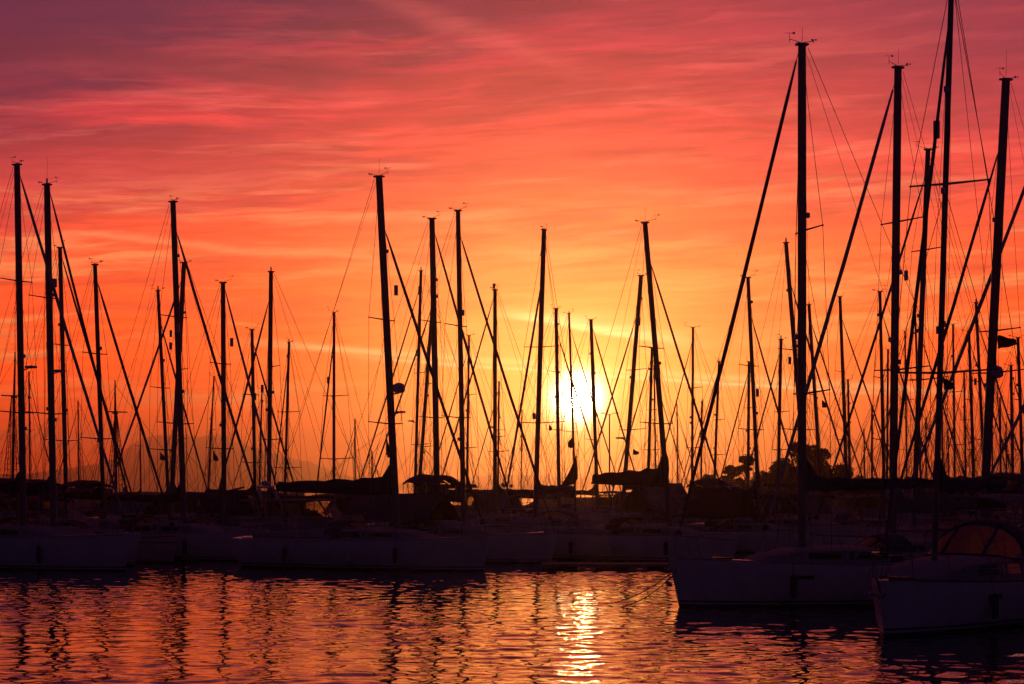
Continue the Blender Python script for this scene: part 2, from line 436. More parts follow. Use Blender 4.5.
def build_yacht(row, s, detail):
    d, Y, L, B, J, H = row['d'], s['Y'], s['L'], s['beam'], s['J'], s['H']
    th = R(s['th']); hx, hy = math.cos(th) * d, -math.sin(th)
    rz = math.atan2(hy, hx)
    root = empty('sailing_yacht', (s['Xd'], Y, 0), rz)
    rng = random.Random(row['k'])
    inv = Matrix.Translation((s['Xd'], Y, 0)) @ Matrix.Rotation(rz, 4, 'Z'); inv.invert()
    W = lambda p: inv @ Vector(p)
    tag(root, row['label'], 'sailing yacht', GROUP)
    a = J + .12; aft = L - a
    fb = (.085 * L + .22) * row.get('fbk', 1)                                   # freeboard at mid
    sheer = lambda u: fb * (1 + .20 * (u - .35) ** 2 * 2.2)
    X = lambda u: -aft + L * u
    hm = row.get('hull') or rng.choice([M_HULL] * 5 + [M_HULL2, M_HULL3])
    # --- hull
    b = MB(); rings = []; N = 15 if detail else 9
    for i in range(N):
        u = i / (N - 1); hb = max(.02, hull_half(u, B)); zt = sheer(u)
        rake = .05 * L * (0 if u < .7 else ((u - .7) / .3) ** 2) * .55
        tr = -.35 if u == 0 else 0
        prof = [(0, zt + .05 * hb), (.55, zt + .035 * hb), (.93, zt + .01), (1., zt), (1.0, zt - .12), (.97, zt * .62), (.90, zt * .28), (.80, .04), (.55, -.22), (0, -.42)]
        pts = []
        for yy, zz in prof: pts.append((X(u) - rake * (1 - zz / zt) + (tr * (zz / zt) if u == 0 else 0) - (.35 if u == 0 else 0) * 0, hb * yy, zz))
        for yy, zz in reversed(prof[1:-1]): pts.append((X(u) - rake * (1 - zz / zt) + (tr * (zz / zt) if u == 0 else 0), -hb * yy, zz))
        rings.append(pts)
    b.loft(rings); hull = b.build('hull', hm, root)
    dz = lambda x: sheer((x + aft) / L) + .02
    tr_b = MB()
    for sg in (1, -1):
        tr_b.path([(X(u), sg * (hull_half(u, B) - .01), sheer(u) + .03) for u in np.linspace(.02, .985, 12)], .028, 5)
    tr_b.build('toe_rail', M_TEAK if rng.random() < .4 else M_STEEL, root)
    if detail:
        for sg in (1, -1):
            for ux in (.46, .66):
                pb = MB(); x0 = X(ux); hb = hull_half(ux, B); hb2 = hull_half(ux + .05, B)
                pb.loft([[(x0, sg * (hb * .985 + .006), sheer(ux) * .66), (x0 + .05 * L, sg * (hb2 * .985 + .006), sheer(ux) * .66), (x0 + .05 * L, sg * (hb2 * .985 + .006), sheer(ux) * .66 + .11), (x0, sg * (hb * .985 + .006), sheer(ux) * .66 + .11)],
                         [(x0, sg * (hb * .95), sheer(ux) * .66), (x0 + .05 * L, sg * (hb2 * .95), sheer(ux) * .66), (x0 + .05 * L, sg * (hb2 * .95), sheer(ux) * .66 + .11), (x0, sg * (hb * .95), sheer(ux) * .66 + .11)]])
                pb.build('hull_window', M_GLASS, hull)
    # --- coachroof
    cx0, cx1 = -aft * .36, J * .42
    b = MB(); rings = []
    rh = (.36 + .012 * L) * row.get('rhk', 1.)
    for t, k, wk in ((0, .0, .92), (.02, .95, .95), (.35, 1., 1.), (.7, .82, .86), (.93, .38, .62), (1., 0., .5)):
        x = cx0 + (cx1 - cx0) * t; hb = B * .33 * wk; z0 = dz(x) - .03; z1 = z0 + .03 + rh * k
        rings.append([(x, -hb, z0), (x, -hb * .90, z0 + (z1 - z0) * .86), (x, -hb * .6, z1), (x, 0, z1 + .04 * k), (x, hb * .6, z1), (x, hb * .90, z0 + (z1 - z0) * .86), (x, hb, z0)])
    b.loft(rings); cab = b.build('coachroof', M_DECK if hm is not M_HULL3 else M_TEAK, root)
    for sg in (1, -1):
        for t0, t1 in ((.10, .38), (.44, .66)):
            w = MB(); q = []
            for t in (t0, t1):
                x = cx0 + (cx1 - cx0) * t; k = np.interp(t, (.02, .35, .7), (.95, 1, .82)); wk = np.interp(t, (.02, .35, .7), (.95, 1, .86)); hb = B * .33 * wk
                z0 = dz(x); zz = rh * k
                for fr in (.30, .74): q.append((x, sg * (hb * (1 - .115 * fr) + .012), z0 + zz * fr))
            w.loft([[q[0], q[2], q[3], q[1]], [(p[0], p[1] - sg * .03, p[2]) for p in (q[0], q[2], q[3], q[1])]])
            w.build('window', M_GLASS, cab)
    # --- cockpit coaming, wheel
    cb = MB()
    for sg in (1, -1):
        cb.path([(cx0, sg * B * .30, dz(cx0) + .14), (-aft * .6, sg * B * .30, dz(-aft * .6) + .12), (-aft * .93, sg * B * .27, dz(-aft * .93) + .1)], .13, 6)
    cb.build('cockpit_coaming', M_DECK, root)
    wh = MB(); wx = -aft * .74; wz = dz(wx) + .68
    wh.path([(wx, .42 * math.cos(t), wz + .42 * math.sin(t)) for t in np.linspace(0, 2*PI, 17)], .018, 4)
    for t in range(3): wh.tube((wx, -.42*math.cos(t*PI/3), wz - .42*math.sin(t*PI/3)), (wx, .42*math.cos(t*PI/3), wz + .42*math.sin(t*PI/3)), .01, n=4)
    wh.tube((wx + .1, 0, dz(wx) - .1), (wx + .1, 0, wz + .12), .09, .06, 6)
    wh.build('steering_wheel', M_STEEL, root)
    # --- pulpit, pushpit, stanchions
    r = .016
    p = MB(); ub = [.83, .92, .985]
    for sg in (1, -1):
        p.path([(X(.83), sg * hull_half(.83, B) * .95, dz(X(.83))), (X(.84), sg * hull_half(.84, B) * .95, dz(X(.84)) + .62), (X(.93), sg * hull_half(.93, B) * .95, dz(X(.93)) + .66), (X(.995), 0, dz(X(.99)) + .66)], r, 5)
        p.tube((X(.93), sg * hull_half(.93, B) * .9, dz(X(.93))), (X(.94), sg * hull_half(.93, B) * .9, dz(X(.93)) + .66), r, n=5)
    p.build('bow_rail', M_STEEL, root)
    p = MB()
    for sg in (1, -1):
        p.path([(X(.12), sg * hull_half(.12, B) * .95, dz(X(.12))), (X(.115), sg * hull_half(.12, B) * .95, dz(X(.12)) + .62), (X(.0), sg * hull_half(.0, B) * .92, dz(X(.0)) + .62), (X(.0) - .05, sg * B * .15, dz(X(.0)) + .62), (X(.0) - .05, sg * B * .15, dz(X(.0)))], r, 5)
    p.tube((X(.0) - .05, -B * .16, dz(X(.0)) + .62), (X(.0) - .05, B * .16, dz(X(.0)) + .62), r, n=5)
    p.build('stern_rail', M_STEEL, root)
    p = MB()
    us = (.12, .27, .42, .57, .70, .84)
    for sg in (1, -1):
        for u in us[1:-1]: p.tube((X(u), sg * hull_half(u, B) * .96, dz(X(u)) - .02), (X(u), sg * hull_half(u, B) * .96, dz(X(u)) + .62), .013, n=5)
        for zz in (.32, .60): p.path([(X(u), sg * hull_half(u, B) * .96, dz(X(u)) + zz) for u in us], .006 if not detail else .005, 4)
    p.build('guard_rail', M_STEEL, root)
    # --- mast
    top = W((s['Xt'], Y, H)); foot = Vector((0, 0, dz(0) + rh * .8)); foot.z = min(foot.z, 2.3)
    m490 = W(((row['b'] - CX) / F * Y, Y, CH - 3 / F * Y))
    foot = m490 + (m490 - top) * ((m490.z - foot.z) / (top.z - m490.z))
    wr = row['w'] / 2 / F * Y
    lerp = lambda t: foot + (top - foot) * t
    zof = lambda py: (CH + (HZ - py) / F * Y - foot.z) / (top.z - foot.z)
    mb = MB(); mb.path([foot, lerp(.5), lerp(.86), top], [wr * 1.02, wr * 1.02, wr * 1.0, wr * .92], 10)
    mast = mb.build('mast', M_ALU, root)
    mh = MB(); mh.box(top + Vector((0, 0, .02)), (wr * 2.5 + .05, wr * 1.5, .07)); mh.build('masthead', M_ALU, mast)
    # --- masthead gear
    if row.get('ant'):
        tb = MB(); az_ = (row['ant'] if row['ant'] > 1 else yt_(row) - 15); hh = (row['t'][1] - az_) / F * Y
        tb.tube(top, top + Vector((0, .03, hh)), .010, .005, 4); tb.build('antenna', M_WIRE, mast)
    vk = rng.random() if row['k'] > 5 else 0
    vf = rng.choice((1, 1, -1)); 
    if vk > .72:
        tl = MB(); tl.tube(top + Vector((0, 0, .05)), top + Vector((0, 0, .30)), .05, .04, 8); tl.build('masthead_light', M_PLAST, mast)
    if row.get('vane', 1) and vk < .86:
        wv = MB(); q = top + Vector((.05, 0, .08)); e = .42 * (1 if H > 12 else .8)
        e *= vf * rng.uniform(.75, 1.15); ya = rng.uniform(-.25, .25); wv.tube(q, q + Vector((e, ya, .10)), .011, n=4); wv.tube(q + Vector((e, ya, .0)), q + Vector((e, ya, .26)), .009, n=4)
        w1 = rng.choice((-1, 1)) * rng.uniform(.7, 1.2); wv.sheet([[q + Vector((e - .16 * w1, ya, .265)), q + Vector((e + .06 * w1, ya + .02, .27)), q + Vector((e + .16 * w1, ya + .02, .24))], [q + Vector((e - .16 * w1, ya, .275)), q + Vector((e + .06 * w1, ya + .02, .285)), q + Vector((e + .16 * w1, ya + .02, .33))]])
        wv.build('wind_vane', M_RUB, mast)
        an = MB(); q = top + Vector((-.05, 0, .08))
        an.tube(q, q + Vector((-e, .0, .06)), .011, n=4)
        for t in range(3):
            c_ = q + Vector((-e + .07 * math.cos(t * 2.1 + .4), .07 * math.sin(t * 2.1 + .4), .09)); an.ball(c_, .030, n=6, m=4)
        an.tube(q + Vector((-e, 0, .0)), q + Vector((-e, 0, .13)), .01, n=4)
        an.build('anemometer', M_RUB, mast)
    for k_ in range(rng.choice((1, 2, 2, 3))):
        tt = rng.uniform(.25, .93); q = lerp(tt); sgx = rng.choice((1, 1, -1)); b = MB(); b.box(q + Vector((sgx * (wr + .05), 0, 0)), (.13, .10, .16)); b.build('mast_fitting', M_PLAST, mast)
    if Y < 130 and rng.random() < .6:
        tt = rng.uniform(.50, .8); q = lerp(tt) + Vector((rng.choice((-1, 1)) * .35, rng.uniform(-.9, .9), 0)); b = MB(); b.tube(q - Vector((0, 0, .22)), q + Vector((0, 0, .22)), .09, .09, 8); b.build('radar_reflector', M_PLAST, mast)
    # --- spreaders, shrouds
    sps = row.get('s') or [row['t'][1] + (HZ - row['t'][1]) * .34, row['t'][1] + (HZ - row['t'][1]) * .66]
    tips = {1: [], -1: []}
    chain = {sg: Vector((-.25, sg * B * .44, dz(0))) for sg in (1, -1)}
    wire = .0095 if Y < 75 else (.0105 + (Y - 75) * .00008)
    for n_, py in enumerate(sps):
        c0 = lerp(min(.93, max(.2, zof(py)))); sl_ = (.062 + .02 * n_) * H * row.get('sp', 1)
        sl_ = min(sl_, B * .44 + .12)
        for sg in (1, -1):
            tip = c0 + Vector((-sl_ * .22, sg * sl_, .05 * sl_)); tips[sg].append(tip)
            sb = MB(); sb.tube(c0, tip, .035, .022, 5, .6); sb.ball(tip, .035, n=6, m=4); sb.build('spreader', M_ALU, mast)
    for sg in (1, -1):
        b = MB(); hi = lerp(.985)
        b.path([hi] + tips[sg] + [chain[sg]], wire, 4)
        b.build('shroud', M_WIRE, root)
        b = MB()
        if len(tips[sg]) > 1: b.tube(lerp(max(.05, zof(sps[0]) - .01)), tips[sg][1], wire * .9, n=4)
        b.tube(lerp(max(.05, zof(sps[-1]) - .02)), chain[sg] + Vector((-.5, -sg * .1, 0)), wire * .9, n=4)
        if detail or H > 13: b.tube(lerp(max(.05, zof(sps[-1]) - .02)), chain[sg] + Vector((.55, -sg * .1, 0)), wire * .9, n=4)
        b.build('lower_shroud', M_WIRE, root)
    # --- backstay
    b = MB(); sp_pt = lerp(.99) + (Vector((-aft * .97, 0, dz(-aft * .97) + .1)) - lerp(.99)) * .72
    b.tube(lerp(.995) + Vector((-wr * 1.5, 0, 0)), sp_pt, wire, n=4)
    for sg in (1, -1): b.tube(sp_pt, (-aft * .98, sg * B * .30, dz(-aft) + .1), wire, n=4)
    b.build('backstay', M_WIRE, root)
    # topping lift, halyards, lazy jacks
    bl = row.get('bl', min(.40 * L, aft * .74)); bz = foot.z + .75 + .02 * L + rng.uniform(-.1, .8) + row.get('bz', 0)
    gp = lerp(max(.02, (bz - foot.z) / (top.z - foot.z))); bend = gp + Vector((-bl, 0, .06 + .02 * bl))
    b = MB(); b.tube(lerp(.985) + Vector((-wr, 0, 0)), bend, wire * .75, n=4)
    for sg in (1, -1):
        q = lerp(max(.3, zof(sps[-1])))
        for fr in (.35, .72): b.tube(q + Vector((0, sg * .05, 0)), gp + (bend - gp) * fr + Vector((0, sg * .14, 0)), wire * .62, n=3)
    b.build('lazy_jack', M_ROPE, root)
    b = MB()
    for k_ in range(2 + (rng.random() < .6)):
        off = wr + .05 + .09 * rng.random(); sgx = rng.choice((-1, 1)); an_ = rng.random() * 6.28
        b.path([lerp(.97 - .04 * k_), lerp(.55) + Vector((off * math.cos(an_), off * math.sin(an_), 0)), lerp(.02) + Vector((off * 1.3 * math.cos(an_), off * 1.3 * math.sin(an_), 0))], wire * .65, 3)
    b.build('halyard', M_ROPE, mast)
    # --- forestay with its furled headsail
    if row.get('f'):
        az = CH + (HZ - row['f'][1]) / F * Y
    else: az = H * .93
    fp = lerp(min(.985, (az - foot.z) / (top.z - foot.z))) + Vector((wr, 0, 0)); bow = Vector((J, 0, dz(J) + .02))
    # meet the pixel line: bow already solved; thin wire at the ends, rolled sail between
    fw = row.get('fw', row['w'] * .5) / 2 / F * Y
    b = MB(); b.tube(fp, bow, wire * 1.3, n=5); fs = b.build('forestay', M_WIRE, root)
    b = MB(); n_ = 12; pts = []; rad = []
    for i in range(n_ + 1):
        t = .014 + .925 * i / n_; pts.append(fp + (bow - fp) * t + Vector((-.006 * H * math.sin(PI * t) * (.4 + rng.random() * .2), 0, 0))); rad.append(fw * .86 * (.62 + .55 * math.sin(PI * min(1, t * .95 + .08)) ** .7) * (1 + rng.uniform(-.07, .07)))
    rad[0] *= .6; b.path(pts, rad, 7, rng.uniform(.8, 1.)); b.build('furled_headsail', row.get('hs') or (M_SAIL if rng.random() < .8 else M_SAILW), fs)
    dr = MB(); q = fp + (bow - fp) * .955; ax = (bow - fp).normalized(); dr.tube(q - ax * .1, q + ax * .06, .10, .12, 8); dr.build('furling_drum', M_RUB, fs)
    # --- boom
    b = MB(); b.tube(gp, bend, .07, .055, 8); bo = b.build('boom', M_ALU, root)
    cm = row.get('cov') or rng.choice([M_NAVY, M_NAVY, M_NAVY, M_RED, M_GREY])
    b = MB(); rings = []; nn = 13
    ck = row.get('cs', 1.)
    for i in range(nn):
        t = i / (nn - 1); c = gp + (bend - gp) * (.02 + .94 * t); hgt = (.34 + .03 * math.sin(i * 1.9 + row['k']) + .45 / ck * math.exp(-(t / .07) ** 2)) * (1 - .5 * t) * (.042 * H + .3) * ck
        if i in (0,): hgt *= 1.25
        wd = .14 * (1 - .35 * t) * ck
        sag = .02 * math.sin(i * 2.6)
        rings.append([c + Vector((0, wd * math.cos(q), -.06 + (hgt + .1) * (.5 + .5 * math.sin(q)) + sag)) for q in np.linspace(0, 2*PI, 11)[:-1]])
    rings[0] = [c * .5 + (gp + Vector((.02, 0, .15))) * .5 for c in rings[0]] if False else rings[0]
    b.loft(rings); b.build('sail_cover', cm, bo)
    b = MB(); b.tube(gp + (bend - gp) * .55, (cx0 * .9, 0, dz(cx0) + rh), .02, n=4); b.build('mainsheet', M_ROPE, bo)
    # --- boom tent over the cockpit on some
    if row.get('tent', Y > 93 and rng.random() < .3):
        b = MB(); gr = []
        for t in np.linspace(.22, .98, 7):
            c = gp + (bend - gp) * t; zb = dz(c.x) + .75; hb = B * .42; sg_ = .05 * math.sin(t * 14)
            gr.append([(c.x, -hb, zb), (c.x, -hb * .55, (zb + c.z) / 2 + .18 + sg_), (c.x, -.1, c.z + .24), (c.x, .1, c.z + .24), (c.x, hb * .55, (zb + c.z) / 2 + .18 - sg_), (c.x, hb, zb)])
        b.sheet(gr); b.sheet([[(p[0], p[1] * .985, p[2] - .02) for p in r_] for r_ in gr]); b.build('boom_tent', rng.choice([M_NAVY, M_GREY, M_RED]), root)
    # --- sprayhood
    if row.get('hood', rng.random() < .9):
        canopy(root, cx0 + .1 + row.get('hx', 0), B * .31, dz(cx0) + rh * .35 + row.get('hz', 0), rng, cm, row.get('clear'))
    if row.get('bimini', rng.random() < .6):
        b = MB(); x0, x1 = -aft * .52, -aft * .95; zt = dz(x0) + 1.95; rows = []
        for t in np.linspace(0, 1, 6):
            x = x0 + (x1 - x0) * t
            rows.append([(x, B * .36 * q, zt + .12 * math.sin(PI * t) - .20 * q * q) for q in np.linspace(-1, 1, 7)])
        b.sheet(rows); rows2 = [[(p_[0], p_[1], p_[2] - .03) for p_ in r_] for r_ in rows]; b.sheet(rows2)
        bi = b.build('bimini', cm, root)
        for x in (x0 + (x1 - x0) * .12, x0 + (x1 - x0) * .88):
            b = MB(); xm = (x0 + x1) / 2
            b.path([(xm, -B * .38, dz(xm) + .1), (x, -B * .36, zt - .2), (x, 0, zt), (x, B * .36, zt - .2), (xm, B * .38, dz(xm) + .1)], .014, 5); b.build('bimini_frame', M_STEEL, bi)
    # --- assorted gear
    if rng.random() < .5 or detail:
        b = MB(); sg = rng.choice((1, -1)); b.path([(X(.01) - .02, sg * B * .33 + .16 * math.cos(t), dz(X(0)) + .45 + .22 * math.sin(t)) for t in np.linspace(.6, 5.7, 12)], .05, 6); b.build('lifebuoy', M_PLAST, root)
    if rng.random() < .35:
        b = MB(); sg = rng.choice((1, -1)); px_ = X(.02); zz = dz(px_)
        b.tube((px_, sg * B * .34, zz), (px_, sg * B * .34, zz + 2.3), .022, n=5); b.ball((px_, sg * B * .34, zz + 2.35), .16, .1, .14, 8, 5)
        for t in range(3):
            a_ = t * 2.1 + .4; q = Vector((px_ - .12, sg * B * .34, zz + 2.35)); b.tube(q, q + Vector((0, .5 * math.cos(a_), .5 * math.sin(a_))), .035, .012, 4, .4)
        b.build('wind_generator', M_PLAST, root)
    for nf in range(rng.choice((2, 3)) if detail or Y < 105 else 0):
        u = .25 + .22 * nf + rng.uniform(-.03, .03)
        for sg in (1, -1):
            b = MB(); x = X(u); yy = sg * (hull_half(u, B) + .09); b.tube((x, sg * hull_half(u, B) * .96, dz(x) + .3), (x, yy, sheer(u) * .75), .008, n=4)
            b.path([(x, yy, sheer(u) * .78), (x, yy, sheer(u) * .72), (x, yy, sheer(u) * .30), (x, yy, sheer(u) * .24)], [.03, .10, .10, .03], 8); b.build('fender', M_PLAST if nf % 2 else M_NAVY, root)
    if detail:
        b = MB(); b.path([(J + .22, 0, dz(J) + .06), (J + .12, 0, dz(J) - .18), (J - .04, 0, dz(J) - .42)], .03, 6); b.path([(J + .18, -.2, dz(J) - .30), (J - .02, 0, dz(J) - .45), (J + .18, .2, dz(J) - .30)], .035, 6); b.build('anchor', M_STEEL, root)
        b = MB(); b.box((J * .62, 0, dz(J * .62) + .05), (.5, .5, .07)); b.build('hatch', M_GLASS, root)
    # --- extras measured from the photograph
    for ex in row.get('x', ()):
        kind = ex[0]; p0 = W(at(ex[1], ex[2], Y)); sz = ex[3] / F * Y
        b = MB()
        if kind == 'radome':
            b.path([p0 + Vector((0, 0, -sz * .8)), p0 + Vector((0, 0, -sz * .55)), p0, p0 + Vector((0, 0, sz * .6)), p0 + Vector((0, 0, sz * .85))], [sz * .55, sz * .95, sz, sz * .8, sz * .3], 12)
            mz = lerp((p0.z - sz - foot.z) / (top.z - foot.z)); b.tube(mz, p0 + Vector((0, 0, -sz * .8)), .04, n=5); b.build('radome', M_PLAST, mast)
        elif kind == 'radar':
            b.box(p0, (sz * 2, sz * 2, sz * .55)); mz = lerp((p0.z - foot.z - sz) / (top.z - foot.z)); b.tube(mz, p0, .03, n=5); b.build('radar', M_PLAST, mast)
        elif kind == 'box':
            b.box(p0, (sz * 1.1, sz * 1.1, sz * 2.6)); mz = lerp((p0.z - foot.z) / (top.z - foot.z)); b.tube(mz, p0, .03, n=5); b.build('mast_light', M_PLAST, mast)
        elif kind == 'awning':
            hh = ex[4] / F * Y; q0, q1 = W(at(ex[1], ex[2], Y)), W(at(ex[3], ex[2], Y)); gr = []; q0.y = q1.y = 0
            for t in np.linspace(0, 1, 9):
                c = q0.lerp(q1, t); e = math.sin(PI * (.12 + .76 * t)) ** .6
                gr.append([(c.x, B * .40 * v, c.z - hh * (1 - e) * .8 - hh * .75 * v * v + .03 * math.sin(t * 19)) for v in np.linspace(-1, 1, 9)])
            b.sheet(gr); b.sheet([[(p[0], p[1] * .985, p[2] - .03) for p in r_] for r_ in gr]); aw = b.build('cockpit_awning', cm, root)
            for t in (.15, .85):
                c = q0.lerp(q1, t)
                for sg in (1, -1): pb = MB(); pb.tube((c.x, sg * B * .38, dz(c.x)), (c.x, sg * B * .38, c.z - hh * .7), .02, n=5); pb.build('awning_pole', M_STEEL, aw)
        elif kind == 'scoop':
            u_ = 1 / F * Y; A_, B_, C_ = W(at(ex[1] - 6, ex[2], Y)), W(at(ex[1] + 14, ex[2] - 34, Y)), W(at(ex[1] + 18, ex[2] - 8, Y))
            gr = []
            for i in range(8):
                t = i / 7; L_ = A_.lerp(B_, t) + Vector((0, 0, -.35 * math.sin(PI * t))); R_ = A_.lerp(C_, min(1, t * 1.3)).lerp(B_, max(0, (t - .6) / .4) ** 1.5)
                gr.append([L_.lerp(R_, v) + Vector((0, .12 * math.sin(PI * v), 0)) for v in np.linspace(0, 1, 5)])
            b.sheet(gr); b.build('foredeck_awning', M_RED, root)
        elif kind == 'flag':
            w_, h_ = ex[3] / F * Y, ex[4] / F * Y; sx = 1 if ex[3] > 0 else -1
            ux = W(at(ex[1] + 100, ex[2], Y)) - p0; ux = Vector((ux.x, ux.y, 0)).normalized(); vy = Vector((-ux.y, ux.x, 0))
            rows = []
            for i in range(7):
                t = i / 6; dr_ = ex[5] if len(ex) > 5 else .15
                rows.append([p0 + ux * (w_ * t) + vy * (.10 * h_ * math.sin(t * 7 + 1) + .06 * math.sin(v * 5)) + Vector((0, 0, -h_ * (v * (1 - .62 * t) + .25 * t + t * dr_ * .9) + .04 * h_ * math.sin(t * 9))) for v in np.linspace(0, 1, 6)])
            b.sheet(rows); b.build('flag', ex[6] if len(ex) > 6 else M_RED, root)
            hl = MB(); hl.tube(p0 + Vector((0, 0, h_ * .8 + .6)), p0 + Vector((0, 0, -h_ - 2.5)), .007, n=3); hl.build('flag_halyard', M_ROPE, root)
    return root

def yt_(row): return row['t'][1]
def vinyl():
    m = bpy.data.materials.new('glow_tinted_vinyl'); m.use_nodes = True; g = NT(m.node_tree)
    b = g.n['Principled BSDF']; b.inputs['Base Color'].default_value = (.5, .45, .4, 1); b.inputs['Roughness'].default_value = .25
    tc = g.node('ShaderNodeTexCoord'); n = g.noise(tc.outputs['Object'], 5., 5, .7, 1.)
    t = g.node('ShaderNodeBsdfTranslucent'); g.put(t.inputs[0], g.mix(g.smooth(n, .30, .58), (.6, .25, .12), (.98, .55, .30)))  # amber tint puts the orange sunset glow into the panel colour
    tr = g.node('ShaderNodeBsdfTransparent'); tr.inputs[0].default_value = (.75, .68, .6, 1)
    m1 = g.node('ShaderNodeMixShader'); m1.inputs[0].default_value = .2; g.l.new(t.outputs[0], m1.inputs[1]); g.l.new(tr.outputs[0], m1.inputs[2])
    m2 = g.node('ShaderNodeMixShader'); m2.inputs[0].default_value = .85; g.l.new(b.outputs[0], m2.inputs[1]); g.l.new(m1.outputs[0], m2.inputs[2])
    g.l.new(m2.outputs[0], g.n['Material Output'].inputs[0]); return m
M_VINYL = vinyl()

def canopy(root, x, hw, z, rng, cm, big=None):
    """folding spray hood: arch of canvas with a sloping amber-tinted windscreen"""
    k = 1.25 if big else 1.; h = .80 * k; le = 1.1 * k
    b = MB(); rows = []
    T = np.linspace(0, PI, 11)
    def arc(xx, hh, ww): return [(xx, ww * math.cos(t) * (1 - .10 * math.sin(t)), z - .1 + hh * math.sin(t) ** .75) for t in T]
    for t in np.linspace(0, 1, 5): rows.append(arc(x - .75 * k * t + .25, h * (1 + .06 * math.sin(PI * t)), hw * (1 + .05 * t)))
    b.sheet(rows); b.sheet([[(p[0], p[1] * .97, p[2] - .02) for p in r] for r in rows])
    hd = b.build('sprayhood', cm, root)
    f0 = arc(x + .25, h * .97, hw * .99); f1 = [(x + .25 + le * (.55 + .45 * math.sin(t)), hw * .95 * math.cos(t), z - .08 + .10 * math.sin(t)) for t in T]
    def P(i, v):
        i0 = int(i); i1 = min(10, i0 + 1); fr = i - i0
        a_ = Vector(f0[i0]).lerp(Vector(f0[i1]), fr); c_ = Vector(f1[i0]).lerp(Vector(f1[i1]), fr); return a_.lerp(c_, v)
    for i0, i1 in ((.5, 3.2), (3.6, 6.4), (6.8, 9.5)):
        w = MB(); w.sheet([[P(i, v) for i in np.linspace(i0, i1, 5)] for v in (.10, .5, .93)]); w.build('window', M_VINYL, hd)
    b = MB()
    for i in (0, 3.4, 6.6, 10): b.path([P(i, 0), P(i, 1)], .035, 5)
    b.path([P(i, .04) for i in range(11)], .035, 5); b.path([P(i, .97) for i in range(11)], .03, 5); b.build('window_frame', cm, hd)

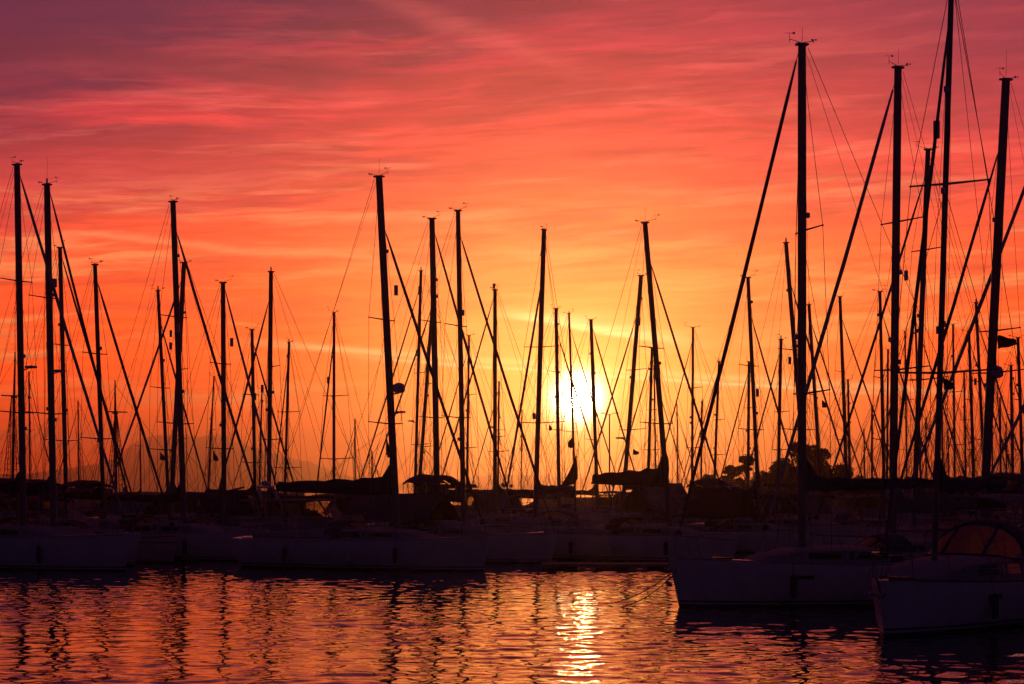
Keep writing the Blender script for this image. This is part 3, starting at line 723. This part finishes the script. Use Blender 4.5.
# t: mast top px, b: mast x at row 490, w: mast width px, d: bow direction, f: forestay pixel line, s: spreader rows
def row(k, t, b, w, d, Y, label, **kw):
    r_ = dict(k=k, t=t, b=b, w=w, d=d, Y=Y, label=label); r_.update(kw); return r_
rows = [
 # nearest first
 row(4, (952, -32), 936.5, 6.0, -1, 50.6, 'yacht with the tallest mast, bow nearest at lower right, spray hood windows glowing orange', f=(945, 20, 904, 380), fw=4.2, th=56, s=[184, 373], hull=M_HULL, hood=True, clear=1, hx=-.2, hz=.42, rhk=1.15, cov=M_NAVY, bimini=False, fbk=.9, L=12.5, x=[('flag', 944, 378, 11, 12, .3, M_NAVY), ('box', 938, 330, 3)]),
 row(1, (1062, -30), 1062, 8, -1, 66, 'yacht behind the nearest bow, mast hidden off the right edge, long leaning headsail', f=(1024, 98, 943, 370), fw=3.6, hull=M_HULL, s=[90, 280], cov=M_NAVY),
 row(2, (802, 45), 802, 8.6, -1, 58.5, 'white yacht with straight heavy mast, bow beside the sunlit water', f=(797, 54, 721, 365), fw=4.2, th=14, hull=M_HULL, s=[231, 394], ant=27, hood=True, cov=M_NAVY, bimini=False),
 row(3, (898, 68), 893, 8.2, -1, 64, 'yacht with thick mast, wind vanes on top, right of the straight heavy mast', f=(893, 84, 812, 370), fw=4, s=[222, 370], ant=48),
 row(5, (1006, 80), 985, 9, -1, 75, 'yacht with thick raked mast carrying a round radome near right edge', f=(998, 150, 934, 370), fw=3.6, s=[331, 373], ant=50, x=[('radome', 996, 372, 7.5), ('flag', 998, 335, 19, 14, .1, M_RED), ('awning', 994, 473, 1040, 9)], hood=True),
 row(6, (1074, 100), 1074, 7, -1, 82, 'yacht at the right edge, only its furled headsail leaning in', f=(1024, 305, 990, 440), fw=3.4),
 row(7, (1110, 150), 1110, 7, -1, 92, 'yacht beyond the right edge showing a thick rolled sail low down', f=(1024, 393, 1001, 470), fw=5),
 row(8, (928, 150), 915, 5.4, -1, 80, 'yacht with mid height mast between the tallest and the vaned masts', f=(924, 178, 898, 262), fw=2.6, s=[250, 380]),
 row(10, (17, 165), 23, 6.6, 1, 88, 'yacht at far left with the first tall mast inside the edge', f=(24, 175, 105, 457), fw=3.4, s=[281, 413], x=[('radar', 31, 367, 4.4), ('awning', -30, 478, 16, 9)], hood=True, hull=M_HULL),
 row(11, (47, 185), 53, 6.8, 1, 93, 'yacht with second tall mast from the left, box light halfway up', f=(53, 192, 126, 488), fw=2.8, s=[298, 414], ant=157, x=[('radar', 59, 371, 4.6), ('box', 54.5, 283, 3.4), ('awning', -10, 479, 44, 8)]),
 row(12, (60, 248), 66, 4.4, 1, 104, 'yacht with shorter mast close right of the second tall mast', f=(64, 258, 86, 335), fw=2.4, s=[345, 441]),
 row(13, (95, 265), 103, 4.4, 1, 88, 'yacht with lone medium mast right of the first three at left', f=(99, 282, 161, 487), fw=3.0, s=[354, 439], hull=M_HULL2, x=[('awning', 56, 480, 97, 8)]),
 row(14, (158, 291), 168, 3.5, 1, 112, 'yacht with slim raked mast left of the crossed pair', f=(162, 325, 207, 488), fw=2., s=[388, 450]),
 row(15, (173, 202), 183, 6, 1, 88, 'yacht with the tall mast of the crossed pair at left', f=(178, 232, 252, 482), fw=3.0, s=[317, 424], hull=M_HULL),
 row(16, (184, 263), 172, 4.8, -1, 100, 'yacht with forward leaning mast crossing behind the tall one', s=[370, 440], x=[('flag', 160, 452, 6, 8, .5, M_GREY)]),
 row(17, (223, 283), 224, 5, 1, 97, 'yacht with upright medium mast right of the crossed pair', f=(227, 290, 276, 482), fw=2.4, s=[364, 449], x=[('flag', 213, 450, 5, 10, .6, M_GREY)]),
 row(18, (252, 330), 255, 3.5, 1, 122, 'yacht with short mast between two taller ones, left of centre', f=(256, 345, 294, 480), fw=2, s=[395, 463], ant=308),
 row(19, (271, 272), 269, 4.4, -1, 106, 'yacht with upright mast whose headsail slopes to the left', f=(268, 302, 219, 489), fw=2.2, s=[367, 440]),
 row(20, (289, 343), 285, 2.6, -1, 135, 'yacht with thin mast just right of the left sloping headsail', f=(287, 365, 274, 482), fw=1.5, s=[412, 468]),
 row(21, (334, 313), 334, 2.8, -1, 128, 'yacht with lone thin mast above the long covered boom', f=(332, 342, 317, 480), fw=1.9, s=[396, 459]),
 row(22, (379, 177), 395, 7.4, 1, 87.5, 'white yacht with raked tall mast, radome and long covered boom', f=(387, 230, 465, 471), fw=3.2, s=[320, 424], ant=158, x=[('radome', 399, 388, 6.2), ('radar', 401, 412, 3.4), ('flag', 386, 433, 4, 22, .6, M_RED)], hull=M_HULL, cs=2.1, bl=6.4, bimini=False, hood=True, bz=.62, tent=False),
 row(23, (421, 271), 415, 3, -1, 118, 'yacht with slim mast just left of the two tall centre masts', s=[373, 445], x=[('radar', 411, 421, 2.4)]),
 row(24, (432, 219), 437, 6, 1, 97, 'yacht with the left one of two tall masts at centre left', f=(436, 234, 510, 500), fw=2.6, s=[322, 418], hood=True, bimini=False, x=[('awning', 408, 474, 434, 11), ('awning', 440, 475, 452, 11)]),
 row(25, (433, 296), 419, 3.6, -1, 110, 'yacht with leaning mast meeting the left tall centre mast', s=[384, 447]),
 row(26, (458, 211), 463, 5, 1, 91, 'yacht with the right one of two tall masts at centre left', f=(464, 237, 541, 490), fw=2.8, s=[326, 418], hull=M_HULL),
 row(27, (469, 336), 467, 2.2, -1, 140, 'yacht with thin short mast right of the tall centre pair', s=[395, 448]),
 row(28, (495, 290), 495, 4, -1, 112, 'yacht with upright mast topped by a round finial, left of sun', f=(492, 299, 441, 480), fw=1.7, s=[437, 452], x=[('box', 494, 286, 2)]),
 row(29, (544, 230), 536, 5, -1, 102, 'yacht with forward leaning tall mast left of the sun', f=(540, 284, 507, 490), fw=2.6, s=[347, 423], x=[('box', 534, 416, 2.4), ('flag', 549, 424, 3, 7, .3, M_GREY)]),
 row(30, (556, 309), 559, 3.6, 1, 124, x=[('scoop', 562, 490, 16)], label='yacht whose slim mast borders the left side of the sun', f=(560, 336, 607, 490), fw=1.7, s=[372, 430]),
 row(31, (569, 314), 575, 2.2, 1, 150, 'yacht whose thin mast passes straight across the sun', s=[380, 432], x=[('flag', 574, 434, -6, 14, .4, M_RED)]),
 row(32, (591, 320), 597, 3.6, 1, 117, 'yacht whose mast stands on the right side of the sun', f=(595, 329, 635, 472), fw=1.8, s=[390, 440]),
 row(33, (641, 276), 624, 4.4, -1, 113, 'yacht with forward leaning mast right of the sun', f=(634, 318, 600, 432), fw=1.8, s=[370, 430], x=[('flag', 633, 449, 6, 6, .3, M_NAVY), ('radar', 620, 438, 3)]),
 row(34, (645, 223), 667, 5.6, 1, 97, 'yacht with aft raked tall mast and big covered boom, right of sun', f=(651, 263, 721, 486), fw=2.4, s=[348, 424], ant=205, cs=2.5, hood=True, bimini=False, hull=M_HULL, cov=M_RED, bz=.8, tent=False),
 row(35, (652, 348), 648, 3, -1, 145, 'yacht with short mast directly behind the aft raked tall mast', s=[410, 450]),
 row(36, (693, 328), 692, 2.6, -1, 130, x=[('awning', 697, 478, 735, 9)], label='yacht with thin upright mast between raked mast and leaning headsail', s=[388, 448]),
 row(37, (702, 402), 701, 2, -1, 190, 'small yacht with low thin mast under the long leaning headsail', s=[440]),
 row(38, (719, 362), 714, 2.6, -1, 160, 'yacht with short mast crossing the long leaning headsail', s=[420, 455]),
 row(39, (748, 278), 758, 4, 1, 110, 'yacht with aft raked mast left of the straight heavy mast', f=(754, 318, 791, 451), fw=1.9, s=[366, 430]),
 row(40, (749, 362), 748, 3, -1, 150, 'yacht with short upright mast above the spreading small tree', s=[408, 455]),
 row(41, (786, 243), 806, 4.4, 1, 116, 'yacht with raked mast disappearing behind the straight heavy mast', f=(793, 285, 812, 350), fw=2, s=[350, 430]),
 row(42, (781, 340), 778, 3.4, -1, 132, 'yacht with short mast between raked mast and the heavy mast', s=[412, 450]),
 row(43, (809, 305), 821, 3.4, 1, 124, 'yacht with slim mast close right of the straight heavy mast', f=(813, 325, 834, 390), fw=1.8, s=[395, 450], x=[('flag', 822, 400, 6, 8, .3, M_NAVY)]),
 row(44, (840, 297), 847, 3.3, 1, 130, 'yacht with mast midway between the two heaviest masts', f=(844, 320, 864, 380), fw=1.6, s=[372, 440]),
 row(45, (880, 292), 884, 3.2, 1, 122, 'yacht with slim mast immediately left of the thick vaned mast', f=(884, 313, 903, 376), fw=1.6, s=[378, 440]),
 row(46, (848, 380), 850, 2.2, 1, 175, 'small yacht with short mast in the gap above the hedge', s=[430]),
 row(47, (872, 407), 872, 2, 1, 200, 'smallest yacht mast in the gap above the hedge', s=[450]),
 row(48, (888, 350), 887, 2.2, -1, 165, 'yacht with thin pole mast hugging the thick vaned mast', s=[410, 450]),
 row(49, (976, 303), 985, 3, 1, 128, 'yacht with slim mast left of the round radome', s=[382, 440], f=(981, 325, 1003, 395), fw=1.6),
 row(50, (969, 332), 974, 3, 1, 140, 'yacht with shorter slim mast just left of the radome yacht', s=[400, 450]),
 row(51, (1018, 338), 1023, 3.2, 1, 118, 'yacht with slim mast at the very right edge', s=[400, 450]),
 row(52, (1011, 366), 1013, 3, 1, 150, 'yacht with low mast between radome and right edge', s=[415, 455]),
 row(53, (953, 325), 955, 2.2, -1, 155, 'yacht with thin mast just right of the tallest mast', s=[392, 445]),
 row(54, (964, 371), 966, 2, -1, 180, 'small yacht with low thin mast between tallest and radome masts', s=[420]),
 row(55, (915, 308), 921, 2.2, 1, 150, 'yacht with thin mast between vaned mast and tallest mast', s=[380, 445]),
 row(56, (905, 332), 907, 1.8, -1, 185, 'yacht with faint thin mast right beside the thick vaned mast', s=[400, 450]),
 row(57, (214, 377), 208, 1.6, -1, 200, 'small yacht with thin low mast right of the crossed pair', s=[430]),
 row(58, (262, 390), 259, 1.6, -1, 210, 'small yacht with the lowest mast left of the long boom', s=[440]),
 row(59, (1000, 398), 1001, 2, -1, 205, 'small far yacht low beside the radome yacht, near the quay', s=[440]),
 row(60, (942, 400), 943, 1.8, 1, 215, 'small far yacht low beside the base of the tallest mast', s=[440]),
 row(61, (654, 366), 656, 1.7, 1, 190, 'far yacht with hair thin mast close to the aft raked mast', s=[420]),
 row(62, (372, 452), 372, 1.4, 1, 240, 'tiny far yacht mast showing over the long covered boom', s=[468], vane=0),
 row(63, (355, 420), 355, 1.4, -1, 230, 'far yacht with hairline mast left of the raked radome mast', s=[450], vane=0),
 row(65, (29, 372), 30, 1.6, 1, 196, 'far yacht with hairline mast between the first two tall masts at left', s=[430], vane=0),
 row(66, (78, 402), 79, 1.4, -1, 228, 'far yacht with hairline mast left of the lone medium mast', s=[440], vane=0),
 row(67, (140, 418), 141, 1.3, 1, 236, 'far yacht with hairline mast above the left slope of the hill', s=[446], vane=0),
 row(68, (926, 418), 926, 1.6, -1, 222, 'far yacht with hairline mast left of the base of the tallest mast', s=[446], vane=0),
 row(69, (948, 430), 949, 1.4, 1, 232, 'far yacht, shortest hairline mast right of the tallest mast', s=[455], vane=0),
 row(70, (992, 420), 993, 1.6, 1, 225, 'far yacht with hairline mast beneath the round radome', s=[448], vane=0),
 row(71, (1006, 425), 1007, 1.4, -1, 240, 'far yacht with hairline mast in front of the harbour building', s=[452], vane=0),
 row(72, (864, 430), 865, 1.3, 1, 238, 'far yacht with hairline mast left of the smallest mast above the hedge', s=[455], vane=0),
 row(73, (522, 410), 521, 1.3, -1, 235, 'far yacht with hairline mast left of the forward leaning tall mast', s=[440], vane=0),
 row(74, (677, 405), 678, 1.3, 1, 236, 'far yacht with hairline mast right of the aft raked tall mast', s=[440], vane=0),
 row(64, (499, 382), 498, 2, -1, 185, 'far yacht with thin mast beside the round finial mast', s=[430]),
]
def build_rows():
    first = [4, 2, 3, 5, 1, 8, 10, 11, 13, 15, 22, 26, 34, 24, 29, 17, 12, 19, 39, 41, 33, 45]
    for r_ in sorted(rows, key=lambda q: first.index(q['k']) if q['k'] in first else 100 + q['k']):
        Y = r_['Y']
        while True:
            s = solve(r_, Y); th = R(s['th']); hx, hy = math.cos(th) * r_['d'], -math.sin(th)
            pts = centre_pts(s['Xd'], Y, hx, hy, s['J'] + .1, s['L'] - s['J'], 11)
            near = min(p[1] for p in pts)
            if clear(pts, s['beam']) or Y > 285: break
            Y += .5
        if Y > 285: print('NO ROOM', r_['k'])
        placed.append((pts, s['beam']))
        print('yacht', r_['k'], 'Y %.1f (pref %.0f) H %.1f J %.1f L %.1f th %d near %.1f' % (Y, r_['Y'], s['H'], s['J'], s['L'], s['th'], near))
        build_yacht(r_, s, Y < 70)
# ------------------------------------------------------------------ two-masted wooden schooner with ratlines, far left
M_WOOD = mat('varnished_wood', (.20, .10, .05), .5)
def schooner():
    Y = 172.; xs_ = [(12 - CX) / F * Y, (116 - CX) / F * Y]; t = empty('wooden_schooner', (xs_[0] + 4, Y, 0), 0.)
    tag(t, 'two masted wooden schooner with rope ladders, far behind the yachts at left', 'schooner')
    placed.append(([(xs_[0] - 8 + 2 * k, Y) for k in range(14)], 5.4))
    b = MB(); rings = []
    for u in np.linspace(0, 1, 13):
        x = -11 + 23 * u; hb = max(.04, 2.5 * (1 - abs(2 * u - .9) ** 3 * .8)) if u < 1 else .04; zt = 1.5 + 1.6 * (u - .45) ** 2 * 4 * .8
        rings.append([(x, hb, zt), (x, hb * .95, .6), (x, hb * .5, -.3), (x, 0, -.5), (x, -hb * .5, -.3), (x, -hb * .95, .6), (x, -hb, zt)])
    b.loft(rings); b.build('hull', mat('dark_hull', (.03, .03, .04), .4), t)
    b = MB(); b.tube((11, 0, 2.3), (16, 0, 3.6), .16, .08, 8); b.build('bowsprit', M_WOOD, t)
    b = MB(); b.box((-3.5, 0, 2.2), (5, 2.8, 1.3)); b.build('deck_house', M_WOOD, t)
    for (xt, yt, xb_, xm, sp_) in ((14, 352, 11, xs_[0], 396), (115.5, 380, 116.5, xs_[1], 412)):
        lx = xm - t.location.x; hz = CH + (HZ - yt) / F * Y; dxt = (xt - xb_) / F * Y; sz = CH + (HZ - sp_) / F * Y
        b = MB(); b.path([(lx, 0, 1.4), (lx + dxt * .7, 0, sz), (lx + dxt, 0, hz)], [.15, .11, .05], 8); mst = b.build('mast', M_WOOD, t)
        b = MB(); b.tube((lx - .95, .1, sz + .05), (lx + 1.0, -.1, sz - .02), .06, .05, 5); b.box((lx + dxt * .7, 0, sz - .1), (.4, .7, .12)); b.build('crosstree', M_WOOD, mst)
        for sx in (-1, 1):
            b = MB(); x0, x1 = lx + sx * .12, lx + sx * 1.55
            a0, a1 = Vector((x0, -.3 * sx, sz)), Vector((x1, -2.3 * sx, 1.7)); c1 = Vector((x1 - sx * .75, -2.35 * sx, 1.7))
            b.tube(a0, a1, .035, n=4); b.tube(a0, c1, .035, n=4); b.tube(a0, (a1 + c1) / 2, .03, n=4)
            for k in range(3, 20):
                f_ = k / 20; b.tube(a0.lerp(a1, f_), a0.lerp(c1, f_), .028, n=3)
            b.build('ratlines', M_ROPE, t)
        b = MB(); b.tube((lx, 0, 2.9), (lx - 6.5, 0, 3.3), .13, .10, 8); b.path([(lx - .3, 0, 3.15), (lx - 3, 0, 3.35), (lx - 6, 0, 3.4)], [.3, .24, .12], 8); b.build('boom', M_GREY, t)
        b = MB(); b.tube((lx + dxt * .95, 0, hz - .4), (lx + (7.2 if xm == xs_[1] else 4.2), 0, 2.6), .018, n=4); b.tube((lx + dxt * .95, 0, hz - .6), (lx - 7, 0, 2.2), .014, n=4); b.build('stay', M_WIRE, t)
schooner()
build_rows()

# ------------------------------------------------------------------ motor cruisers between the yachts
M_CLEAR = glass('cabin_glass', (.85, .82, .78), .03, .86)
def cruiser(px, Y, L, d, th, label, roof_h=1.0):
    for _ in range(200):
        x = (px - CX) / F * Y; hx, hy = math.cos(R(th)) * d, -math.sin(R(th)); B = .30 * L
        pts = centre_pts(x, Y, hx, hy, L * .5, L * .5, 9)
        if clear(pts, B): break
        Y += .5
    placed.append((pts, B)); print('cruiser', px, Y)
    t = empty('motor_cruiser', (x, Y, 0), math.atan2(hy, hx)); tag(t, label, 'motor boat')
    b = MB(); rings = []
    for u in np.linspace(0, 1, 11):
        X_ = (-.5 + u) * L; hb = max(.03, B / 2 * (1 - u ** 3) ** .7); zt = 1.15 + .55 * u * u; ck = 1 - .35 * u
        rings.append([(X_, hb, zt), (X_, hb * .98, zt - .1), (X_, hb * (.9 - .25 * u), .25), (X_, hb * .5, -.2), (X_, 0, -.4), (X_, -hb * .5, -.2), (X_, -hb * (.9 - .25 * u), .25), (X_, -hb * .98, zt - .1), (X_, -hb, zt), (X_, 0, zt + .06)])
    b.loft(rings); b.build('hull', M_HULL, t)
    z0, z1 = 1.35, 2.0; zr = z1 + .85 * roof_h; xa, xb_ = -.22 * L, .16 * L; hw = B * .36
    b = MB(); b.loft([[(xa, -hw, z0 - .2), (xb_ + 1.6, -hw * .8, z0 - .1), (xb_ + 1.6, hw * .8, z0 - .1), (xa, hw, z0 - .2)], [(xa, -hw, z1), (xb_ + .55, -hw * .9, z1), (xb_ + .55, hw * .9, z1), (xa, hw, z1)]]); cabn = b.build('cabin', M_DECK, t)
    b = MB(); b.box(((xa + xb_) / 2 - .35, 0, zr + .05), (xb_ - xa + .9, hw * 2.1, .12)); b.build('roof', M_DECK, cabn)
    cor = [(xa, xa), ((xa * .45 + xb_ * .55), xa * .5 + xb_ * .45), (xb_ + .5, xb_ - .15)]
    for sg in (1, -1):
        for (xl, xh) in cor:
            b = MB(); b.tube((xl, sg * hw * .96, z1 - .02), (xh, sg * hw * .96, zr + .02), .06, n=5); b.build('pillar', M_DECK, cabn)
        for (l0, h0), (l1, h1) in zip(cor, cor[1:]):
            b = MB(); q = [(l0 + .08, z1 + .02), (l1 - .08, z1 + .02), (h1 - .08, zr - .03), (h0 + .08, zr - .03)]
            b.loft([[(a_, sg * hw * .96, z_) for a_, z_ in q], [(a_, sg * hw * .96 - .01, z_) for a_, z_ in q]]); b.build('window', M_CLEAR, cabn)
    b = MB(); b.loft([[(xb_ + .52, -hw * .88, z1 + .02), (xb_ + .52, hw * .88, z1 + .02), (xb_ - .12, hw * .9, zr - .03), (xb_ - .12, -hw * .9, zr - .03)], [(xb_ + .50, -hw * .88, z1 + .02), (xb_ + .50, hw * .88, z1 + .02), (xb_ - .14, hw * .9, zr - .03), (xb_ - .14, -hw * .9, zr - .03)]]); b.build('windscreen', M_CLEAR, cabn)
    b = MB(); xr = xa + .5
    b.path([(xr, -hw, zr), (xr - .3, -hw * .9, zr + .75), (xr - .3, hw * .9, zr + .75), (xr, hw, zr)], .07, 6); b.ball((xr - .3, 0, zr + .95), .26, .26, .14); b.tube((xr - .3, hw * .6, zr + .75), (xr - .6, hw * .6, zr + 2.9), .014, n=4)
    b.build('radar_arch', M_PLAST, t)
    b = MB()
    for sg in (1, -1): b.path([(.18 * L, sg * B * .45, 1.9), (.36 * L, sg * B * .33, 2.15), (.5 * L, 0, 2.3)], .016, 4)
    for u in (.2, .3, .4):
        for sg in (1, -1): b.tube((u * L, sg * B * .5 * (1 - (u + .5) ** 3) ** .7, 1.3), (u * L, sg * B * .47 * (1 - (u + .5) ** 3) ** .7, 1.95), .013, n=4)
    b.build('bow_rail', M_STEEL, t)
for c_ in [
    (615, 104, 11, -1, 12, 'white motor cruiser with see-through cabin windows below the sun'),
    (38, 106, 12, 1, 14, 'motor cruiser with long roof at far left, behind the first masts'),
    (300, 101, 10, 1, 16, 'motor cruiser under the left sloping headsail, behind the long boom'),
    (870, 88, 11, -1, 18, 'motor cruiser behind the thick vaned mast, right half'),
    (712, 112, 9.5, -1, 14, 'small motor cruiser where the long leaning headsail meets the decks'),
    (480, 118, 10, 1, 10, 'motor cruiser between the two tall centre masts and the round finial mast'),
    (965, 110, 11, -1, 12, 'motor cruiser behind the radome yacht at right')]:
    cruiser(*c_)

# ------------------------------------------------------------------ pontoon and mooring lines
def pontoon():
    t = empty('floating_pontoon', (4.4, 87.6, 0)); tag(t, 'low floating pontoon at the waterline below the sun', 'pontoon')
    b = MB(); b.box((0, 0, .20), (6.2, 1.5, .12)); b.build('deck', mat('pontoon_planks', (.30, .22, .15), .6, bump=.4), t)
    for x in (-2.3, 0, 2.3):
        b = MB(); b.box((x, 0, .02), (1.5, 1.3, .24)); b.build('float', M_RUB, t)
    for x in (-2.6, 2.6):
        b = MB(); b.path([(x - .14, -.6, .30), (x - .14, -.6, .36), (x + .14, -.6, .36), (x + .14, -.6, .30)], .03, 5); b.build('cleat', M_STEEL, t)
pontoon()
def mooring(p0, p1, label, sag=.35):
    p0, p1 = Vector(p0), Vector(p1); b = MB()
    b.path([p0.lerp(p1, t) - Vector((0, 0, sag * 4 * t * (1 - t))) for t in np.linspace(0, 1, 10)], .016, 5)
    o = b.build('mooring_line', M_ROPE); tag(o, label, 'rope')
mooring((4.75, 57.5, 1.28), (2.3, 62.5, -.05), 'upper mooring rope running from the white bow down into the sunlit water')
mooring((4.75, 57.4, 1.20), (3.0, 60.2, -.05), 'lower mooring rope running from the white bow down into the sunlit water', .25)

# ------------------------------------------------------------------ shore: quay lamp, trees, building
M_BARK = mat('bark', (.08, .06, .04), .9); M_LEAF = mat('foliage', (.045, .06, .025), .8, var=.4, scale=1.5); M_LEAF2 = mat('pine_foliage', (.035, .05, .03), .8, var=.4, scale=1.5)
def lamp():
    p = at(609.5, 414, 318); t = empty('quay_lamp', (p.x, 318, 1.8)); tag(t, 'tall quay lamp post with two opposed arms, just right of the sun', 'street lamp')
    h = p.z - 1.8; b = MB(); b.tube((0, 0, 0), (0, 0, h), .16, .10, 8); b.build('pole', M_STEEL, t)
    for sg in (1, -1):
        b = MB(); b.path([(0, 0, h - .2), (sg * .5, 0, h + .05), (sg * .95, 0, h + .15)], .05, 5); b.box((sg * 1.15, 0, h + .15), (.6, .3, .16)); b.build('lamp_arm', M_STEEL, t)
lamp()
def tree(px, top, w, Y, kind, label, base=1.8):
    rng = random.Random(px); p = at(px, top, Y); H = p.z - base; Wd = w / F * Y / 2
    t = empty('pine_tree' if kind == 'pine' else 'broadleaf_tree', (p.x, Y, base)); tag(t, label, 'tree')
    b = MB(); lean = rng.uniform(-.4, .4); ch = .58 if kind == 'pine' else .30
    b.path([(0, 0, 0), (lean * .4, 0, H * ch * .6), (lean, 0, H * (ch + .1))], [.05 * H ** .8 * .5, .04 * H ** .8 * .5, .03], 7)
    cl = []
    for k in range(14 if kind == 'pine' else 48):
        a_ = rng.random() * 6.28; r_ = Wd * (rng.random() ** .5)
        if kind == 'pine': c = Vector((lean + r_ * math.cos(a_), r_ * math.sin(a_), H * rng.uniform(.60, .92) + .0)); rr = Wd * rng.uniform(.25, .5); zz = .40
        else:
            hz_ = rng.uniform(.08, .90); r_ *= math.sin(PI * min(1, hz_ * .9 + .12)) ** .6; c = Vector((lean + r_ * math.cos(a_), r_ * math.sin(a_), H * hz_)); rr = Wd * rng.uniform(.20, .42); zz = .85
        cl.append((c, rr, zz)); b.path([(lean * .5, 0, H * ch * rng.uniform(.6, 1.1)), (c + Vector((lean, 0, H * ch))) * .5, c], [.09, .06, .02], 5)
    b.build('trunk', M_BARK, t)
    b = MB(); n_ = 9000 if kind != 'pine' else 3000
    for i in range(n_):
        c, rr, zz = rng.choice(cl); v = Vector((rng.gauss(0, 1), rng.gauss(0, 1), rng.gauss(0, 1))); v = v.normalized() * rr * (.35 + .75 * rng.random() ** .5); v.z *= zz
        q = c + v; s_ = rng.uniform(.12, .30); u = Vector((rng.gauss(0, 1), rng.gauss(0, 1), rng.gauss(0, 1))).normalized(); w_ = u.cross(Vector((rng.gauss(0, 1), rng.gauss(0, 1), rng.gauss(0, 1)))).normalized()
        k = len(b.v); b.v += [tuple(q - u * s_), tuple(q + w_ * s_ * .5), tuple(q + u * s_), tuple(q - w_ * s_ * .5)]; b.f.append((k, k + 1, k + 2, k + 3))
    b.build('crown', M_LEAF2 if kind == 'pine' else M_LEAF, t, flat=True)
for tr_ in [
    (731, 464, 16, 322, 'pine', 'smaller flat-topped tree, left one of two right of the leaning headsail'),
    (747, 454, 20, 324, 'pine', 'flat-topped tree behind the short mast left of the bushy trees'),
    (797, 437, 30, 325, 'leaf', 'tallest bushy tree, directly left of the straight heavy mast'),
    (819, 444, 30, 328, 'leaf', 'bushy tree directly right of the straight heavy mast'),
    (783, 457, 26, 322, 'leaf', 'lower bushy tree at the left side of the grove'),
    (768, 474, 34, 318, 'leaf', 'low bush at the left foot of the bushy trees'),
    (842, 464, 30, 330, 'leaf', 'narrow bushy tree closing the grove on its right'),
    (712, 476, 26, 330, 'leaf', 'low bush behind the foot of the leaning headsail')]:
    tree(*tr_)
def hedge():
    rng = random.Random(3); b = MB()
    for i in range(22000):
        px = rng.uniform(690, 1080); top = 481 + 3.5 * math.sin(px * .11) + 2.5 * math.sin(px * .37 + 1) ; Y = 316 + rng.uniform(0, 5)
        z = 1.6 + rng.random() ** .7 * ((HZ - top) / F * Y + CH - 1.6); q = Vector(((px - CX) / F * Y, Y, z)); s_ = rng.uniform(.12, .3)
        u = Vector((rng.gauss(0, 1), rng.gauss(0, 1), rng.gauss(0, 1))).normalized(); w_ = u.cross(Vector((rng.gauss(0, 1), rng.gauss(0, 1), rng.gauss(0, 1)))).normalized()
        k = len(b.v); b.v += [tuple(q - u * s_), tuple(q + w_ * s_ * .6), tuple(q + u * s_), tuple(q - w_ * s_ * .6)]; b.f.append((k, k + 1, k + 2, k + 3))
    o = b.build('shrubs', M_LEAF, flat=True); tag(o, kind='stuff')
hedge()
def kiosk():
    Y = 312.; p = at(1008, 480, Y); t = empty('harbour_office', (p.x, Y, 1.8)); tag(t, 'low flat-roofed harbour building with roof railing at far right', 'building'); h = p.z - 1.8
    b = MB(); b.box((0, 0, h / 2), (9, 6, h), bev=.05); w = b.build('wall', mat('render_white', (.5, .48, .45), .9), t)
    b = MB(); b.box((0, 0, h + .12), (10, 7, .22)); b.build('roof', mat('roof_grey', (.2, .2, .2), .9), t)
    b = MB()
    for z in (.45, .8, 1.15, 3.2): b.tube((-4.6, -3, h + z), (4.6, -3, h + z), .04, n=4)
    for x in np.arange(-4.6, 4.7, 1.15): b.tube((x, -3, h + .2), (x, -3, h + 1.15), .035, n=4)
    for x in (-4.6, 0, 4.6): b.tube((x, -3, h + .2), (x, -3, h + 3.2), .05, n=4)
    b.build('roof_railing', M_STEEL, t)
    for x in (-2.8, 0, 2.8):
        b = MB(); b.box((x, -3.01, h * .55), (1.4, .06, 1.2)); b.build('window', M_GLASS, t)
kiosk()
